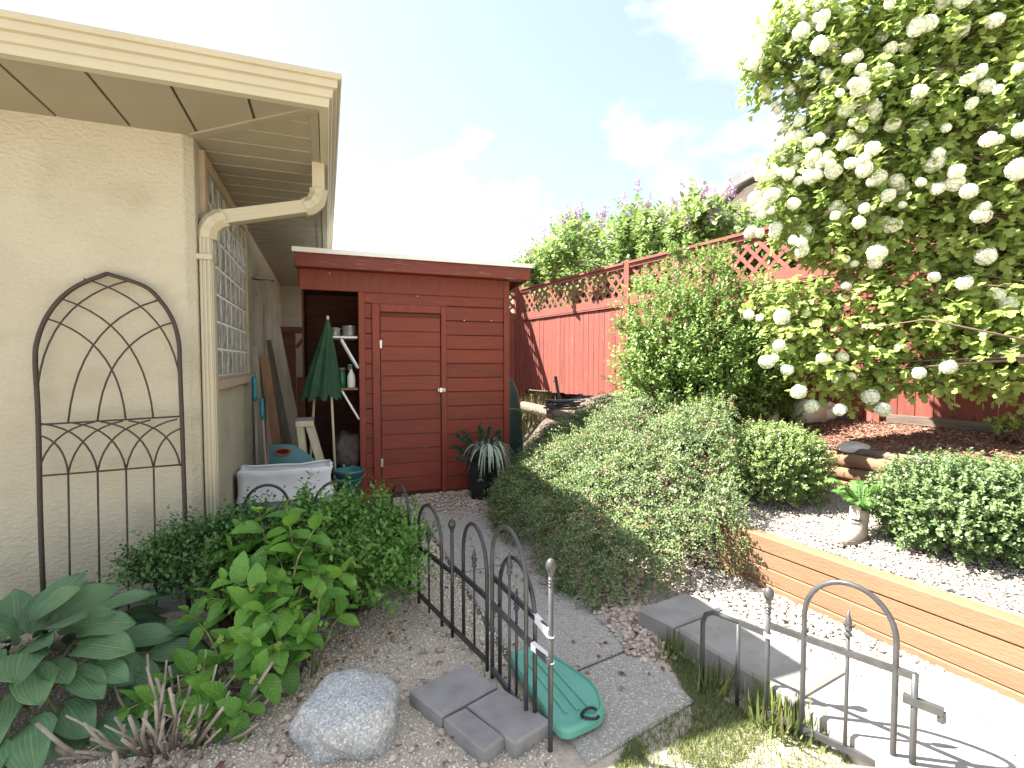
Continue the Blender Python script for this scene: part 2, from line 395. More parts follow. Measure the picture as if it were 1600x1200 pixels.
_iv = np.array([(-1, _t, 0), (1, _t, 0), (-1, -_t, 0), (1, -_t, 0), (0, -1, _t), (0, 1, _t), (0, -1, -_t), (0, 1, -_t), (_t, 0, -1), (_t, 0, 1), (-_t, 0, -1), (-_t, 0, 1)]) / math.sqrt(1 + _t * _t)
_if = [(0, 11, 5), (0, 5, 1), (0, 1, 7), (0, 7, 10), (0, 10, 11), (1, 5, 9), (5, 11, 4), (11, 10, 2), (10, 7, 6), (7, 1, 8), (3, 9, 4), (3, 4, 2), (3, 2, 6), (3, 6, 8), (3, 8, 9), (4, 9, 5), (2, 4, 11), (6, 2, 10), (8, 6, 7), (9, 8, 1)]
def stone_template(k):
    g = np.random.default_rng(k); return (_iv * (1 + g.uniform(-.28, .28, (12, 1))) * np.array([.62, .46, .34]), _if)
OCTA = (np.array([(1, 0, 0), (0, .75, 0), (-1, 0, 0), (0, -.75, 0), (0, 0, .55), (0, 0, -.55)]) * .55, [(0, 1, 4), (1, 2, 4), (2, 3, 4), (3, 0, 4), (1, 0, 5), (2, 1, 5), (3, 2, 5), (0, 3, 5)])
CHIP = (np.array([(-.5, -.16, 0), (.5, -.10, .03), (.46, .12, 0), (-.42, .16, .04), (-.5, -.16, .07), (.5, -.10, .10), (.46, .12, .07), (-.42, .16, .1)]), [(4, 5, 6, 7), (0, 1, 5, 4), (1, 2, 6, 5), (2, 3, 7, 6), (3, 0, 4, 7)])
def unit(a): return a / np.maximum(np.linalg.norm(a, axis=1, keepdims=True), 1e-9)
def scatter(name, mat, parent, P, AX, NO, S, tmpl, var=None, smooth=False, wid=None):
    P = np.asarray(P, float); n = len(P); AX = unit(np.asarray(AX, float)); NO = np.asarray(NO, float)
    SI = unit(np.cross(NO, AX)); NO = np.cross(AX, SI); S = np.broadcast_to(np.asarray(S, float), (n,))
    w = np.ones(n) if wid is None else wid
    tv, tf = tmpl; k = len(tv)
    vs = P[:, None] + S[:, None, None] * (tv[None, :, 0, None] * AX[:, None] + tv[None, :, 1, None] * SI[:, None] * w[:, None, None] + tv[None, :, 2, None] * NO[:, None])
    sizes = np.array([len(f) for f in tf]); flat = np.concatenate([np.array(f) for f in tf])
    loops = (flat[None] + (np.arange(n) * k)[:, None]).ravel().astype(np.int32)
    tot = np.tile(sizes, n).astype(np.int32); start = np.concatenate([[0], np.cumsum(tot)[:-1]]).astype(np.int32)
    me = bpy.data.meshes.new(name); me.vertices.add(n * k); me.vertices.foreach_set('co', vs.ravel().astype(np.float32))
    me.loops.add(len(loops)); me.loops.foreach_set('vertex_index', loops)
    me.polygons.add(len(tot)); me.polygons.foreach_set('loop_start', start); me.polygons.foreach_set('loop_total', tot)
    if smooth: me.polygons.foreach_set('use_smooth', np.ones(len(tot), bool))
    me.update(calc_edges=True)
    at = me.attributes.new('v', 'FLOAT', 'POINT'); var = rng.random(n) if var is None else var
    at.data.foreach_set('value', np.repeat(np.clip(var, 0, 1), k).astype(np.float32))
    o = obj(name, me, mat, None)
    if parent is not None: near(o, parent)
    return stuff(o)
LIGHT = np.array(SUNV)
def rdir(n): return unit(rng.normal(size=(n, 3)))
def twigs(starts, dirs, L, nl, spread=.8, droop=0.0, up=.5):
    """leaves set alternately along short shoots -> positions, axes, normals"""
    starts = np.asarray(starts); dirs = unit(np.asarray(dirs)); n = len(starts); L = np.broadcast_to(L, (n,))
    side = unit(np.cross(dirs, rdir(n))); bi = np.cross(dirs, side)
    P, A, N = [], [], []
    for i in range(nl):
        t = (i + .6 + .4 * rng.random(n)) / nl; a = i * 2.4 + rng.random(n) * .6
        sd_ = side * np.cos(a)[:, None] + bi * np.sin(a)[:, None]
        p = starts + dirs * (L * t)[:, None]; p[:, 2] -= droop * (L * t) ** 2 / np.maximum(L, 1e-6)
        ax = dirs * .55 + sd_ * spread + rdir(n) * .2
        nn = dirs * .4 - sd_ * .2 + np.array([0, 0, up * .75]) + LIGHT * .55 + rdir(n) * .35
        P.append(p); A.append(ax); N.append(nn)
    return np.concatenate(P), np.concatenate(A), np.concatenate(N)
def lumps(P, f, seed=0.0):
    """cheap smooth noise, about -1..1"""
    x, y, z = P[:, 0] * f + seed, P[:, 1] * f + seed * 1.7, P[:, 2] * f - seed
    return (np.sin(x * 1.9 + 1.3 * np.sin(y * 1.3)) + np.sin(y * 2.3 + 1.1 * np.sin(z * 1.7)) + np.sin(z * 2.1 + 1.2 * np.sin(x * 1.5))) / 3

# ================================================================== the setting: ground, path, terraces
FA = math.radians(9.6)
FD = np.array([-math.sin(FA), math.cos(FA)]); FN = np.array([math.cos(FA), math.sin(FA)])   # along and across the fence line
FO = np.array([4.70, 4.33])
def fp(s, z, n=0.0): p = FO + FD * s + FN * n; return Vector((p[0], p[1], z))

struct(MB().add([(-90, -90, 0), (90, -90, 0), (90, 90, 0), (-90, 90, 0)], [(0, 1, 2, 3)]).build('ground', 'ground_gravel'))

# garden path of exposed-aggregate slabs, running from the gate to the shed
path = struct(MB().add([(.90, 1.60, .004), (1.40, 1.74, .004), (1.45, 2.2, .004), (1.60, 3.2, .004), (1.74, 5.3, .004), (.80, 5.3, .004), (.80, 3.2, .004), (.80, 2.2, .004)], [tuple(range(8))]).build('path', 'soil'))
def slab(poly, top, thick, name, mat, parent, e=.008):
    c = np.mean(poly, axis=0); P = [np.array(p) for p in poly]; Q = [p + (c - p) / np.linalg.norm(c - p) * e * 1.4 for p in P]
    n = len(P); vs = [(p[0], p[1], top - thick) for p in P] + [(p[0], p[1], top - e) for p in P] + [(q[0], q[1], top) for q in Q]
    fs = [tuple(range(2 * n, 3 * n))] + [(i, (i + 1) % n, n + (i + 1) % n, n + i) for i in range(n)] + [(n + i, n + (i + 1) % n, 2 * n + (i + 1) % n, 2 * n + i) for i in range(n)]
    return MB().add(vs, fs).build(name, mat, parent)
L0 = [(.86, 1.52), (.84, 1.98), (.83, 2.62), (.82, 3.28), (.82, 3.95), (.83, 4.62), (.84, 5.28)]
R0 = [(1.45, 1.66), (1.46, 2.10), (1.50, 2.72), (1.57, 3.36), (1.62, 4.0), (1.68, 4.66), (1.74, 5.28)]
for i in range(6):
    a0, a1, b0, b1 = map(np.array, (L0[i], L0[i + 1], R0[i], R0[i + 1]))
    g = .008 * (a1 - a0) / np.linalg.norm(a1 - a0)
    z = .016 + .004 * math.sin(i * 2.3)
    slab([a0 + g, b0 + g, b1 - g, a1 - g], z, .03, 'paving_slab', 'aggregate', path)

# concrete edging slabs beside the path
kerb = struct(bpy.data.objects.new('kerb', None)); COL.objects.link(kerb); kerb.location = (1.7, 1.6, 0)
ke = [(1.572, 2.262), (1.640, 2.04), (1.735, 1.42), (1.83, .78)]
kw = np.array([.375, .065])
for i in range(3):
    a, b2 = np.array(ke[i]), np.array(ke[i + 1]); d = (b2 - a) / np.linalg.norm(b2 - a) * .004
    near(slab([a + d, b2 - d, b2 - d + kw, a + d + kw], .115 - .004 * i, .125, 'edging_slab', 'concrete', None, .014), kerb)

# gravel strip between edging and timber wall, a hand higher than the path
strip = struct(MB().add([(1.955, 2.33, .07), (2.22, .75, .07), (2.9, .6, .05), (2.72, 1.2, .05), (2.52, 2.62, .045), (2.30, 2.75, .04), (1.9, 2.65, .02), (1.72, 2.42, .01)], [tuple(range(8))]).build('gravel_strip', 'terrace_gravel'))

# gravel terrace behind the lower timber wall, mulch bed behind the upper one
def sheet(name, rows, mat):
    n = len(rows[0]); vs = [p for r in rows for p in r]; fs = []
    for i in range(len(rows) - 1):
        for j in range(n - 1): fs.append((i * n + j, i * n + j + 1, (i + 1) * n + j + 1, (i + 1) * n + j))
    return struct(MB().add(vs, fs, True).build(name, mat))
T1 = [(2.485, 2.60), (2.73, .52)]      # front face line of the lower wall, z top .34
T2 = [(3.72, 3.75), (3.83, 3.0), (3.93, 1.9), (4.03, .9), (4.1, .4)]   # front face line of the upper wall, z top .75
def lerp(a, b, t): return np.array(a) + (np.array(b) - np.array(a)) * t
def along(L, t):
    t = t * (len(L) - 1); i = min(int(t), len(L) - 2); return lerp(L[i], L[i + 1], t - i)
rows = []
for t in np.linspace(0, 1, 14):
    a = along([(2.60, 3.0), (2.56, 2.55), (2.66, 1.98), (2.75, 1.40), (2.88, .55)], t); b2 = along([(3.9, 3.7), (3.9, 3.0), (3.99, 1.9), (4.1, .9), (4.2, .4)], t)
    rows.append([(*lerp(a, b2, k), .352 + .09 * k + .008 * math.sin(9 * k + 5 * t)) for k in np.linspace(0, 1, 8)])
terrace = sheet('gravel_terrace', rows, 'terrace_gravel')
rows = []
for t in np.linspace(0, 1, 14):
    a = along([(3.66, 4.2), (3.80, 3.72), (3.90, 3.0), (4.00, 1.9), (4.1, .9), (4.2, .3)], t); f_ = FO + FD * ((a[1] - 4.33) / math.cos(FA)) + FN * .25
    rows.append([(*lerp(a, f_, k), .715 + .20 * k ** .8 + .012 * math.sin(11 * k + 8 * t)) for k in np.linspace(0, 1, 8)])
mulch_bed = sheet('mulch_bed', rows, 'mulch_base')

# sloping planted bank left of the terraces, up to the fence
def sstep(x, a, b): t = np.clip((x - a) / (b - a), 0, 1); return t * t * (3 - 2 * t)
def bank_h(x, y):
    x0 = 1.62 + .10 * (y - 3) + np.where(y > 4.6, .22 * (y - 4.6), 0)
    h = .90 * sstep(x, x0, x0 + 2.1)
    nd_ = (x - FO[0]) * FN[0] + (y - FO[1]) * FN[1]
    return .20 * sstep(nd_, -1.0, -.25) * sstep(y, 4.4, 5.2) + h * sstep(y, 2.55, 3.6) * np.where(y < 5.6, .74, .86 + .1 * sstep(y, 5.6, 7)) - .02
rows = []
for y in np.linspace(2.5, 10.2, 34):
    xf = float(FO[0] + FD[0] * ((y - 4.33) / math.cos(FA))) + .35
    rows.append([(x, y, float(bank_h(np.array(x), np.array(y)))) for x in np.linspace(1.5, max(xf, 3.2), 24)])
sheet('planting_bank', rows, 'soil')
# neighbour's ground beyond the fence
sheet('neighbour_ground', [[tuple(fp(s, .86, n_)) for n_ in (.36, 6, 20, 45)] for s in (-20, -6, 0, 6, 14, 40)], 'soil')

# ------------------------------------------------------------------ stones of the gravel
def in_poly(P, poly):
    x, y = P[:, 0], P[:, 1]; r_ = np.zeros(len(P), bool); n = len(poly)
    for i in range(n):
        (x0, y0), (x1, y1) = poly[i], poly[(i + 1) % n]
        c = (y0 > y) != (y1 > y); r_ ^= c & (x < (x1 - x0) * (y - y0) / (y1 - y0 + 1e-12) + x0)
    return r_
def stones(name, mat, poly, n, smin, smax, zf, tm, thin=None):
    lo, hi = np.min(poly, axis=0), np.max(poly, axis=0)
    P = rng.uniform(lo, hi, (n, 2)); P = P[in_poly(P, poly)]
    if thin is not None: P = P[rng.random(len(P)) < thin(P)]
    S = smin + (smax - smin) * rng.random(len(P)) ** 1.8
    z = zf(P) if callable(zf) else np.full(len(P), zf)
    Q = np.column_stack([P, z + S * .12])
    a = rng.random(len(P)) * 6.28
    return scatter(name, mat, None, Q, np.column_stack([np.cos(a), np.sin(a), rng.normal(0, .2, len(P))]), np.column_stack([rng.normal(0, .3, (len(P), 2)), np.ones(len(P))]), S, tm)
stones('gravel', 'stone_fine', [(-1.9, 1.3), (.75, 1.3), (.80, 2.3), (.66, 3.6), (-.55, 3.7), (-.65, 3.3), (-1.9, 3.3)], 46000, .007, .017, 0, OCTA)
stones('gravel', 'stone_fine', [(.70, 2.2), (.84, 2.2), (.84, 5.38), (-.6, 5.38), (-.6, 3.7), (.66, 3.6)], 20000, .010, .026, 0, OCTA)
stones('gravel', 'stone_mix', [(1.40, 1.98), (1.60, 1.95), (1.62, 2.3), (1.96, 2.34), (2.35, 2.75), (2.3, 3.0), (1.7, 3.1), (1.52, 3.2), (1.46, 2.4)], 2600, .02, .055, lambda P: .004 + .03 * np.clip(P[:, 0] - 1.5, 0, 1), stone_template(1))
stones('gravel', 'stone_mix', [(1.36, 1.98), (1.56, 2.0), (1.66, 3.2), (1.80, 5.3), (1.2, 5.36), (1.5, 3.6), (1.42, 2.6)], 2600, .010, .034, .022, stone_template(2))
stones('gravel', 'stone_mix', [(.84, 4.3), (1.72, 4.3), (2.1, 5.38), (.84, 5.38)], 5200, .010, .032, .022, stone_template(4), lambda P: .12 + .88 * sstep(P[:, 1] + .35 * P[:, 0], 5.05, 5.9))
stones('gravel', 'stone_white', [(1.96, 2.33), (2.22, .75), (2.86, .7), (2.70, 1.2), (2.47, 2.60), (2.32, 2.7)], 9000, .012, .034, lambda P: .070 - .04 * np.clip(P[:, 0] - 2.0, 0, .6), stone_template(3))
stones('gravel', 'stone_white', [(2.60, 2.58), (2.70, 1.9), (2.80, 1.3), (2.92, .6), (4.1, .6), (3.95, 1.8), (3.86, 2.95), (3.75, 3.3), (2.8, 3.05)], 21000, .010, .024, lambda P: .359 + .09 * np.clip((P[:, 0] - 2.63) / 1.25, 0, 1), OCTA)
# bark chips of the mulch
P = []
for k in range(26000):
    y = random.uniform(.5, 4.0); x0 = float(np.interp(y, [.3, .9, 1.9, 3.0, 3.72, 4.2], [4.2, 4.1, 4.0, 3.9, 3.8, 3.66])) + .02
    x1 = float(FO[0] + FD[0] * ((y - 4.33) / math.cos(FA))) + .02; k_ = random.random()
    P.append((x0 + (x1 - x0) * k_, y, .722 + .20 * (k_ * (x1 - x0) / (x1 - x0 + .25)) ** .8 + .012))
P = np.array(P); n_ = len(P); a = rng.random(n_) * 6.28
scatter('bark_chips', 'mulch_chip', None, P, np.column_stack([np.cos(a), np.sin(a), rng.normal(0, .35, n_)]), np.column_stack([rng.normal(0, .4, (n_, 2)), np.ones(n_)]), rng.uniform(.02, .065, n_), CHIP)

# ================================================================== the house
WX, WY, SZ = -.70, 3.37, 2.75       # side wall plane, front wall plane, soffit height
house = thing('house', 'cream stucco house with soffit, gutter and glass block window', 'house', (-3, 6, 0))
def H(mb, name, mat, parent=None):
    o = mb.build(name, mat)
    if parent is None: near(o, house)
    else:
        o.parent = parent; o.matrix_parent_inverse = parent.matrix_parent_inverse.inverted() @ Matrix.Translation(-Vector(house.location))
        o.matrix_parent_inverse = Matrix()
    return o
H(MB().prism([(-9, WY), (-.755, WY), (-.745, WY + .003), (WX - .004, WY + .034), (WX, WY + .045), (WX, 9.3), (1.2, 9.3), (1.2, 14), (-9, 14)], -.05, SZ + .02), 'wall', 'stucco')
H(MB().box((-9, WY - .012, 0), (-.75, WY + .1, .16)), 'foundation', 'concrete')
# window of glass blocks in the side wall
wy0, wy1, wz0, wz1 = 3.60, 5.22, 1.36, 2.66
nc, nr = 8, 7
win = H(MB().box((WX - .06, wy0, wz0), (WX + .006, wy1, wz1)), 'window', 'mortar')
fr = MB(); t_ = .075
fr.bbox((WX - .02, wy0 - t_, wz0 - .02), (WX + .028, wy0, wz1 + t_)); fr.bbox((WX - .02, wy1, wz0 - .02), (WX + .028, wy1 + t_, wz1 + t_)); fr.bbox((WX - .02, wy0 + .002, wz1), (WX + .026, wy1 - .002, wz1 + t_))
H(fr, 'frame', 'tan_trim', win)
H(MB().bbox((WX - .02, wy0 - t_ - .03, wz0 - .085), (WX + .055, wy1 + t_ + .03, wz0 - .022)), 'window_sill', 'sill', win)
pw, ph = (wy1 - wy0) / nc, (wz1 - wz0) / nr
pane = MB(); e_ = .012; d_ = .010
pane.add([(0, -pw / 2 + .006, -ph / 2 + .006), (0, pw / 2 - .006, -ph / 2 + .006), (0, pw / 2 - .006, ph / 2 - .006), (0, -pw / 2 + .006, ph / 2 - .006),
          (d_, -pw / 2 + .006 + e_, -ph / 2 + .006 + e_), (d_, pw / 2 - .006 - e_, -ph / 2 + .006 + e_), (d_, pw / 2 - .006 - e_, ph / 2 - .006 - e_), (d_, -pw / 2 + .006 + e_, ph / 2 - .006 - e_)],
         [(4, 5, 6, 7), (0, 1, 5, 4), (1, 2, 6, 5), (2, 3, 7, 6), (3, 0, 4, 7)])
pme = pane.mesh('pane'); pme.materials.append(MATS['block_glass'])
for i in range(nc):
    for j in range(nr):
        o = bpy.data.objects.new('pane', pme); COL.objects.link(o); o.parent = win; o.location = (WX + .0065, wy0 + (i + .5) * pw, wz0 + (j + .5) * ph)
# soffit: panels of the front eave run out from the wall, those of the side eave too, a mitre strip between
EX, EY = -.015, 2.785          # back of the gutters
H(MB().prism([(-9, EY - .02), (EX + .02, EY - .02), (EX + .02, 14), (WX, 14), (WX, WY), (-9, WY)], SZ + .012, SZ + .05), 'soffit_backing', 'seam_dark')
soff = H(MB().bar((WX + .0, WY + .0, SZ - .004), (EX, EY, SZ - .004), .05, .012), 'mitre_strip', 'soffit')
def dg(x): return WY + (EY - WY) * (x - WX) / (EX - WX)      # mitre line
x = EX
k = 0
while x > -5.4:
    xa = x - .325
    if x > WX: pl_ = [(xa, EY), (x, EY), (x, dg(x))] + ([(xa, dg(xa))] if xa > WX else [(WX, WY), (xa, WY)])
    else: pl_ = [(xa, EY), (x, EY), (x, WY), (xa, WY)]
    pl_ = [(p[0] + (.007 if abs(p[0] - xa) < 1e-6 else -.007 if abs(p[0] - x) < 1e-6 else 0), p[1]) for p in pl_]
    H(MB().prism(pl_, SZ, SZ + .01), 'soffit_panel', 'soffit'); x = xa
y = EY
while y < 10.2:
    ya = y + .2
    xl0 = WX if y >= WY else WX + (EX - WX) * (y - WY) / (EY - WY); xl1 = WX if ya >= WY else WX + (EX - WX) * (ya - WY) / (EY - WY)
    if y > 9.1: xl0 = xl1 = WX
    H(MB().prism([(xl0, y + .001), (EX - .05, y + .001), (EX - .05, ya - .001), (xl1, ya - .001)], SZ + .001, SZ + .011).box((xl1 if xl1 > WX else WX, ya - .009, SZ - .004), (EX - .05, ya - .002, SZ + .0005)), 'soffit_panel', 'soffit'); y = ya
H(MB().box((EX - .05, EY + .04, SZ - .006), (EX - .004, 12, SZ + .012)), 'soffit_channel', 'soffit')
# K-profile gutters with a mitred corner
prof = [(0, -.012), (.0, .135), (.108, .135), (.110, .116), (.104, .108), (.090, .105), (.086, .072), (.068, .067), (.063, .032), (.050, .027), (.046, -.012)]  # out, up
def gut(name, a, b2, mitre_a, mitre_b, out):
    mb = MB(); n = len(prof); vs = []
    for (c, mt) in ((a, mitre_a), (b2, mitre_b)):
        for (o_, u_) in prof:
            p = Vector(c) + Vector(out) * o_ + Vector((0, 0, u_)); p += Vector(mt) * o_; vs.append(p)
    fs = [(i, (i + 1) % n, n + (i + 1) % n, n + i) for i in range(n)] + [tuple(range(n)), tuple(range(n, 2 * n))]
    return H(mb.add(vs, fs), name, 'cream')
gut('gutter', (-9, EY, SZ), (EX, EY, SZ), (0, 0, 0), (1, 0, 0), (0, -1, 0))
gut('gutter', (EX, EY, SZ), (EX, 13, SZ), (0, -1, 0), (0, 0, 0), (1, 0, 0))
# roof planes with a row of shingle ends over the gutter
rz = SZ + .14; sl = .36
H(MB().add([(-9, EY + .02, rz), (EX - .02, EY + .02, rz), (EX - .02, 14, rz), (-4.0, EY + 4.0, rz + 3.98 * sl), (-4.0, 14, rz + 3.98 * sl), (-9, EY + 4.0, rz + 3.98 * sl),
            (-9, 14, rz - .02), (-9, EY + .02, rz - .02), (EX - .02, EY + .02, rz - .02), (EX - .02, 14, rz - .02)],
           [(0, 1, 3, 5), (1, 2, 4, 3), (7, 8, 1, 0), (8, 9, 2, 1), (5, 3, 4)]), 'roof', 'shingle')
# downpipe: outlet, slanted run under the soffit, drop down the wall
pipe_o = H(MB().bar((-.662, 3.475, .05), (-.662, 3.475, 2.20), .062, .094, up=(0, 1, 0)), 'downpipe', 'cream')
rib = MB()
for k in (-.030, -.010, .010, .030): rib.bar((-.628, 3.475 + k, .05), (-.628, 3.475 + k, 2.2), .009, .007, up=(0, 1, 0))
for k in (-.020, .0, .020): rib.bar((-.662 + k, 3.425, .05), (-.662 + k, 3.425, 2.2), .007, .008, up=(1, 0, 0))
H(rib, 'rib', 'cream', pipe_o)
def bend(p0, p1, p2, r_, n=6):
    return [Vector(p0) * (1 - t) ** 2 + Vector(p1) * 2 * t * (1 - t) + Vector(p2) * t * t for t in np.linspace(0, 1, n)]
H(MB().tube(bend((-.66, 3.475, 2.19), (-.66, 3.475, 2.295), (-.56, 3.485, 2.33), .05), [.06, .062, .058, .062, .058, .06], 8, smooth=False), 'elbow', 'cream', pipe_o)
H(MB().tube(bend((-.12, 3.545, 2.455), (-.03, 3.555, 2.48), (-.03, 3.555, 2.58), .05), [.058, .062, .057, .062, .057, .06], 8, smooth=False), 'elbow', 'cream', pipe_o)
H(MB().bar((-.575, 3.483, 2.325), (-.11, 3.546, 2.458), .09, .078), 'slanted_pipe', 'cream', pipe_o)
rb = MB()
for k in (-.028, 0, .028): rb.bar((-.575, 3.441, 2.322 + k), (-.11, 3.502, 2.455 + k), .008, .010)
H(rb, 'rib', 'cream', pipe_o)
H(MB().bar((-.03, 3.555, 2.57), (-.03, 3.555, SZ), .075, .09, up=(0, 1, 0)), 'outlet', 'cream', pipe_o)
H(MB().box((-.712, 3.405, 2.06), (-.622, 3.54, 2.09)), 'strap', 'cream', pipe_o)

# ================================================================== the shed
SY = 5.40
shed = thing('shed', 'dark red board shed with closed door and open storage bay', 'shed', (.9, 5.9, 0))
def S(mb, name, mat, parent=None):
    o = mb.build(name, mat)
    if parent is None: near(o, shed)
    else: o.parent = parent
    return o
bp_ = .157
def siding(x0, x1, z0, z1, name='siding_board', parent=None, y=SY):
    z = z0
    while z < z1 - .01:
        zt = min(z + bp_, z1)
        # ship-lap: face leans out a little at its foot, groove at the top
        S(MB().add([(x0, y + .008, z + .001), (x1, y + .008, z + .001), (x1, y + .013, zt - .016), (x0, y + .013, zt - .016), (x1, y + .021, zt - .004), (x0, y + .021, zt - .004), (x0, y + .03, zt - .001), (x1, y + .03, zt - .001), (x0, y + .03, z + .001), (x1, y + .03, z + .001)],
                  [(0, 1, 2, 3), (3, 2, 4, 5), (5, 4, 7, 6), (0, 8, 9, 1), (1, 9, 7, 4, 2), (0, 3, 5, 6, 8), (8, 6, 7, 9)]), name, 'red_board', parent)
        z = zt
zb = .035
siding(.38, .452, zb, 2.30)
siding(1.236, 1.905, zb, 2.30)
siding(.452, 1.236, 2.066, 2.30)
S(MB().box((.35, SY + .031, .02), (1.96, SY + .05, 2.42)), 'sheathing', 'plywood_dark')
S(MB().bbox((-.24, SY - .004, 2.18), (1.955, SY + .03, 2.385)), 'header_board', 'red_trim')
S(MB().bbox((.318, SY - .012, 0), (.382, SY + .1, 2.182)), 'corner_post', 'red_trim')
S(MB().bbox((1.905, SY - .012, .02), (1.975, SY + .04, 2.38)), 'corner_board', 'red_trim')
S(MB().bbox((.452, SY - .022, .0), (.530, SY + .012, 2.062)), 'door_trim', 'red_trim')
S(MB().bbox((1.178, SY - .018, .03), (1.238, SY + .012, 2.062)), 'door_trim', 'red_trim')
S(MB().bbox((.532, SY - .020, 1.985), (1.176, SY + .012, 2.066)), 'door_trim', 'red_trim')
door = S(MB().box((.536, SY + .006, .06), (1.172, SY + .03, 1.975)), 'door', 'plywood_dark')
door.matrix_parent_inverse = Matrix.Translation(-Vector(shed.location))
siding(.540, 1.168, .062, 1.972, 'door_board', door, SY - .012)
S(MB().bbox((.524, SY - .028, 1.60), (.552, SY - .006, 1.69)), 'hinge', 'steel', door); S(MB().bbox((.524, SY - .028, .35), (.552, SY - .006, .44)), 'hinge', 'steel', door)
hs = MB(); hs.bbox((1.135, SY - .026, 1.135), (1.225, SY - .014, 1.172)); hs.bbox((1.15, SY - .045, 1.128), (1.185, SY - .026, 1.18)); hs.tube([(1.19, SY - .03, 1.15), (1.215, SY - .045, 1.155), (1.225, SY - .03, 1.15)], .005, 6)
S(hs, 'hasp', 'steel', door)
S(MB().bbox((-.27, 5.215, 2.375), (2.16, 5.245, 2.515)), 'fascia_board', 'red_fascia')
S(MB().box((-.27, 5.245, 2.385), (2.16, SY + .02, 2.405)), 'eave_board', 'red_board')
S(MB().add([(2.13, 5.247, 2.38), (2.16, 5.247, 2.38), (2.16, 6.85, 2.25), (2.13, 6.85, 2.25), (2.13, 5.247, 2.512), (2.16, 5.247, 2.512), (2.16, 6.85, 2.38), (2.13, 6.85, 2.38)],
          [(0, 1, 2, 3), (4, 5, 6, 7), (1, 2, 6, 5), (0, 3, 7, 4), (0, 1, 5, 4), (2, 3, 7, 6)]), 'fascia_board', 'red_fascia')
# corrugated metal roof, folded edge over the fascia with screws
mb = MB(); nx = 70; vs = []
for j, (yy, zz) in enumerate(((5.195, 2.535), (6.9, 2.40))):
    for i in range(nx + 1): vs.append((-.29 + 2.47 * i / nx, yy, zz + .010 * math.sin(i * math.pi / 2)))
roof_s = S(MB().add(vs, [(i, i + 1, nx + 2 + i, nx + 1 + i) for i in range(nx)], True), 'roof', 'white_metal')
roof_s.matrix_parent_inverse = Matrix.Translation(-Vector(shed.location))
S(MB().box((-.29, 5.185, 2.506), (2.18, 5.197, 2.552)), 'edge_trim', 'white_metal', roof_s)
sc_ = MB().lathe([(.0085, 0), (.0085, .006), (.004, .011)], n=8).mesh('screw'); sc_.materials.append(MATS['lid_grey'])
for i in range(8):
    o = bpy.data.objects.new('screw', sc_); COL.objects.link(o); o.parent = roof_s; o.location = (-.02 + i * .30, 5.196, 2.548); o.rotation_euler = (math.radians(0), 0, 0)
for (px, py) in ((515, 427), (652, 463), (725, 501), (767, 501)):
    p = atY(px, py, SY); S(MB().tube([(p[0], SY - .022, p[2]), (p[0], SY + .01, p[2])], .006, 6), 'nail', 'white_paint')
# shed body
S(MB().box((1.935, SY + .04, .02), (1.965, 6.8, 2.36)), 'side_wall', 'red_board')
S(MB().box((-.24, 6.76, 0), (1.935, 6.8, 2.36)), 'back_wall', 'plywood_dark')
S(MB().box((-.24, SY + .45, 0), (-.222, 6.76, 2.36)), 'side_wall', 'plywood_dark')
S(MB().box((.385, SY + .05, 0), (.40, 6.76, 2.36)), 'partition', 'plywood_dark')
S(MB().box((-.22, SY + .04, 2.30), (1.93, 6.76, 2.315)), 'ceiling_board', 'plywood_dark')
for (z, mt) in ((1.725, 'white_paint'), (1.19, 'brown_wood')):
    sh = S(MB().bbox((.055, SY + .02, z - .022), (.31, SY + .45, z)), 'shelf', mt)
    sh.matrix_parent_inverse = Matrix.Translation(-Vector(shed.location))
    for by in (.03, .36): S(MB().bar((.15, SY + by, z - .03), (.315, SY + by, z - .33), .02, .03, up=(0, 1, 0)), 'bracket', 'white_paint', sh)

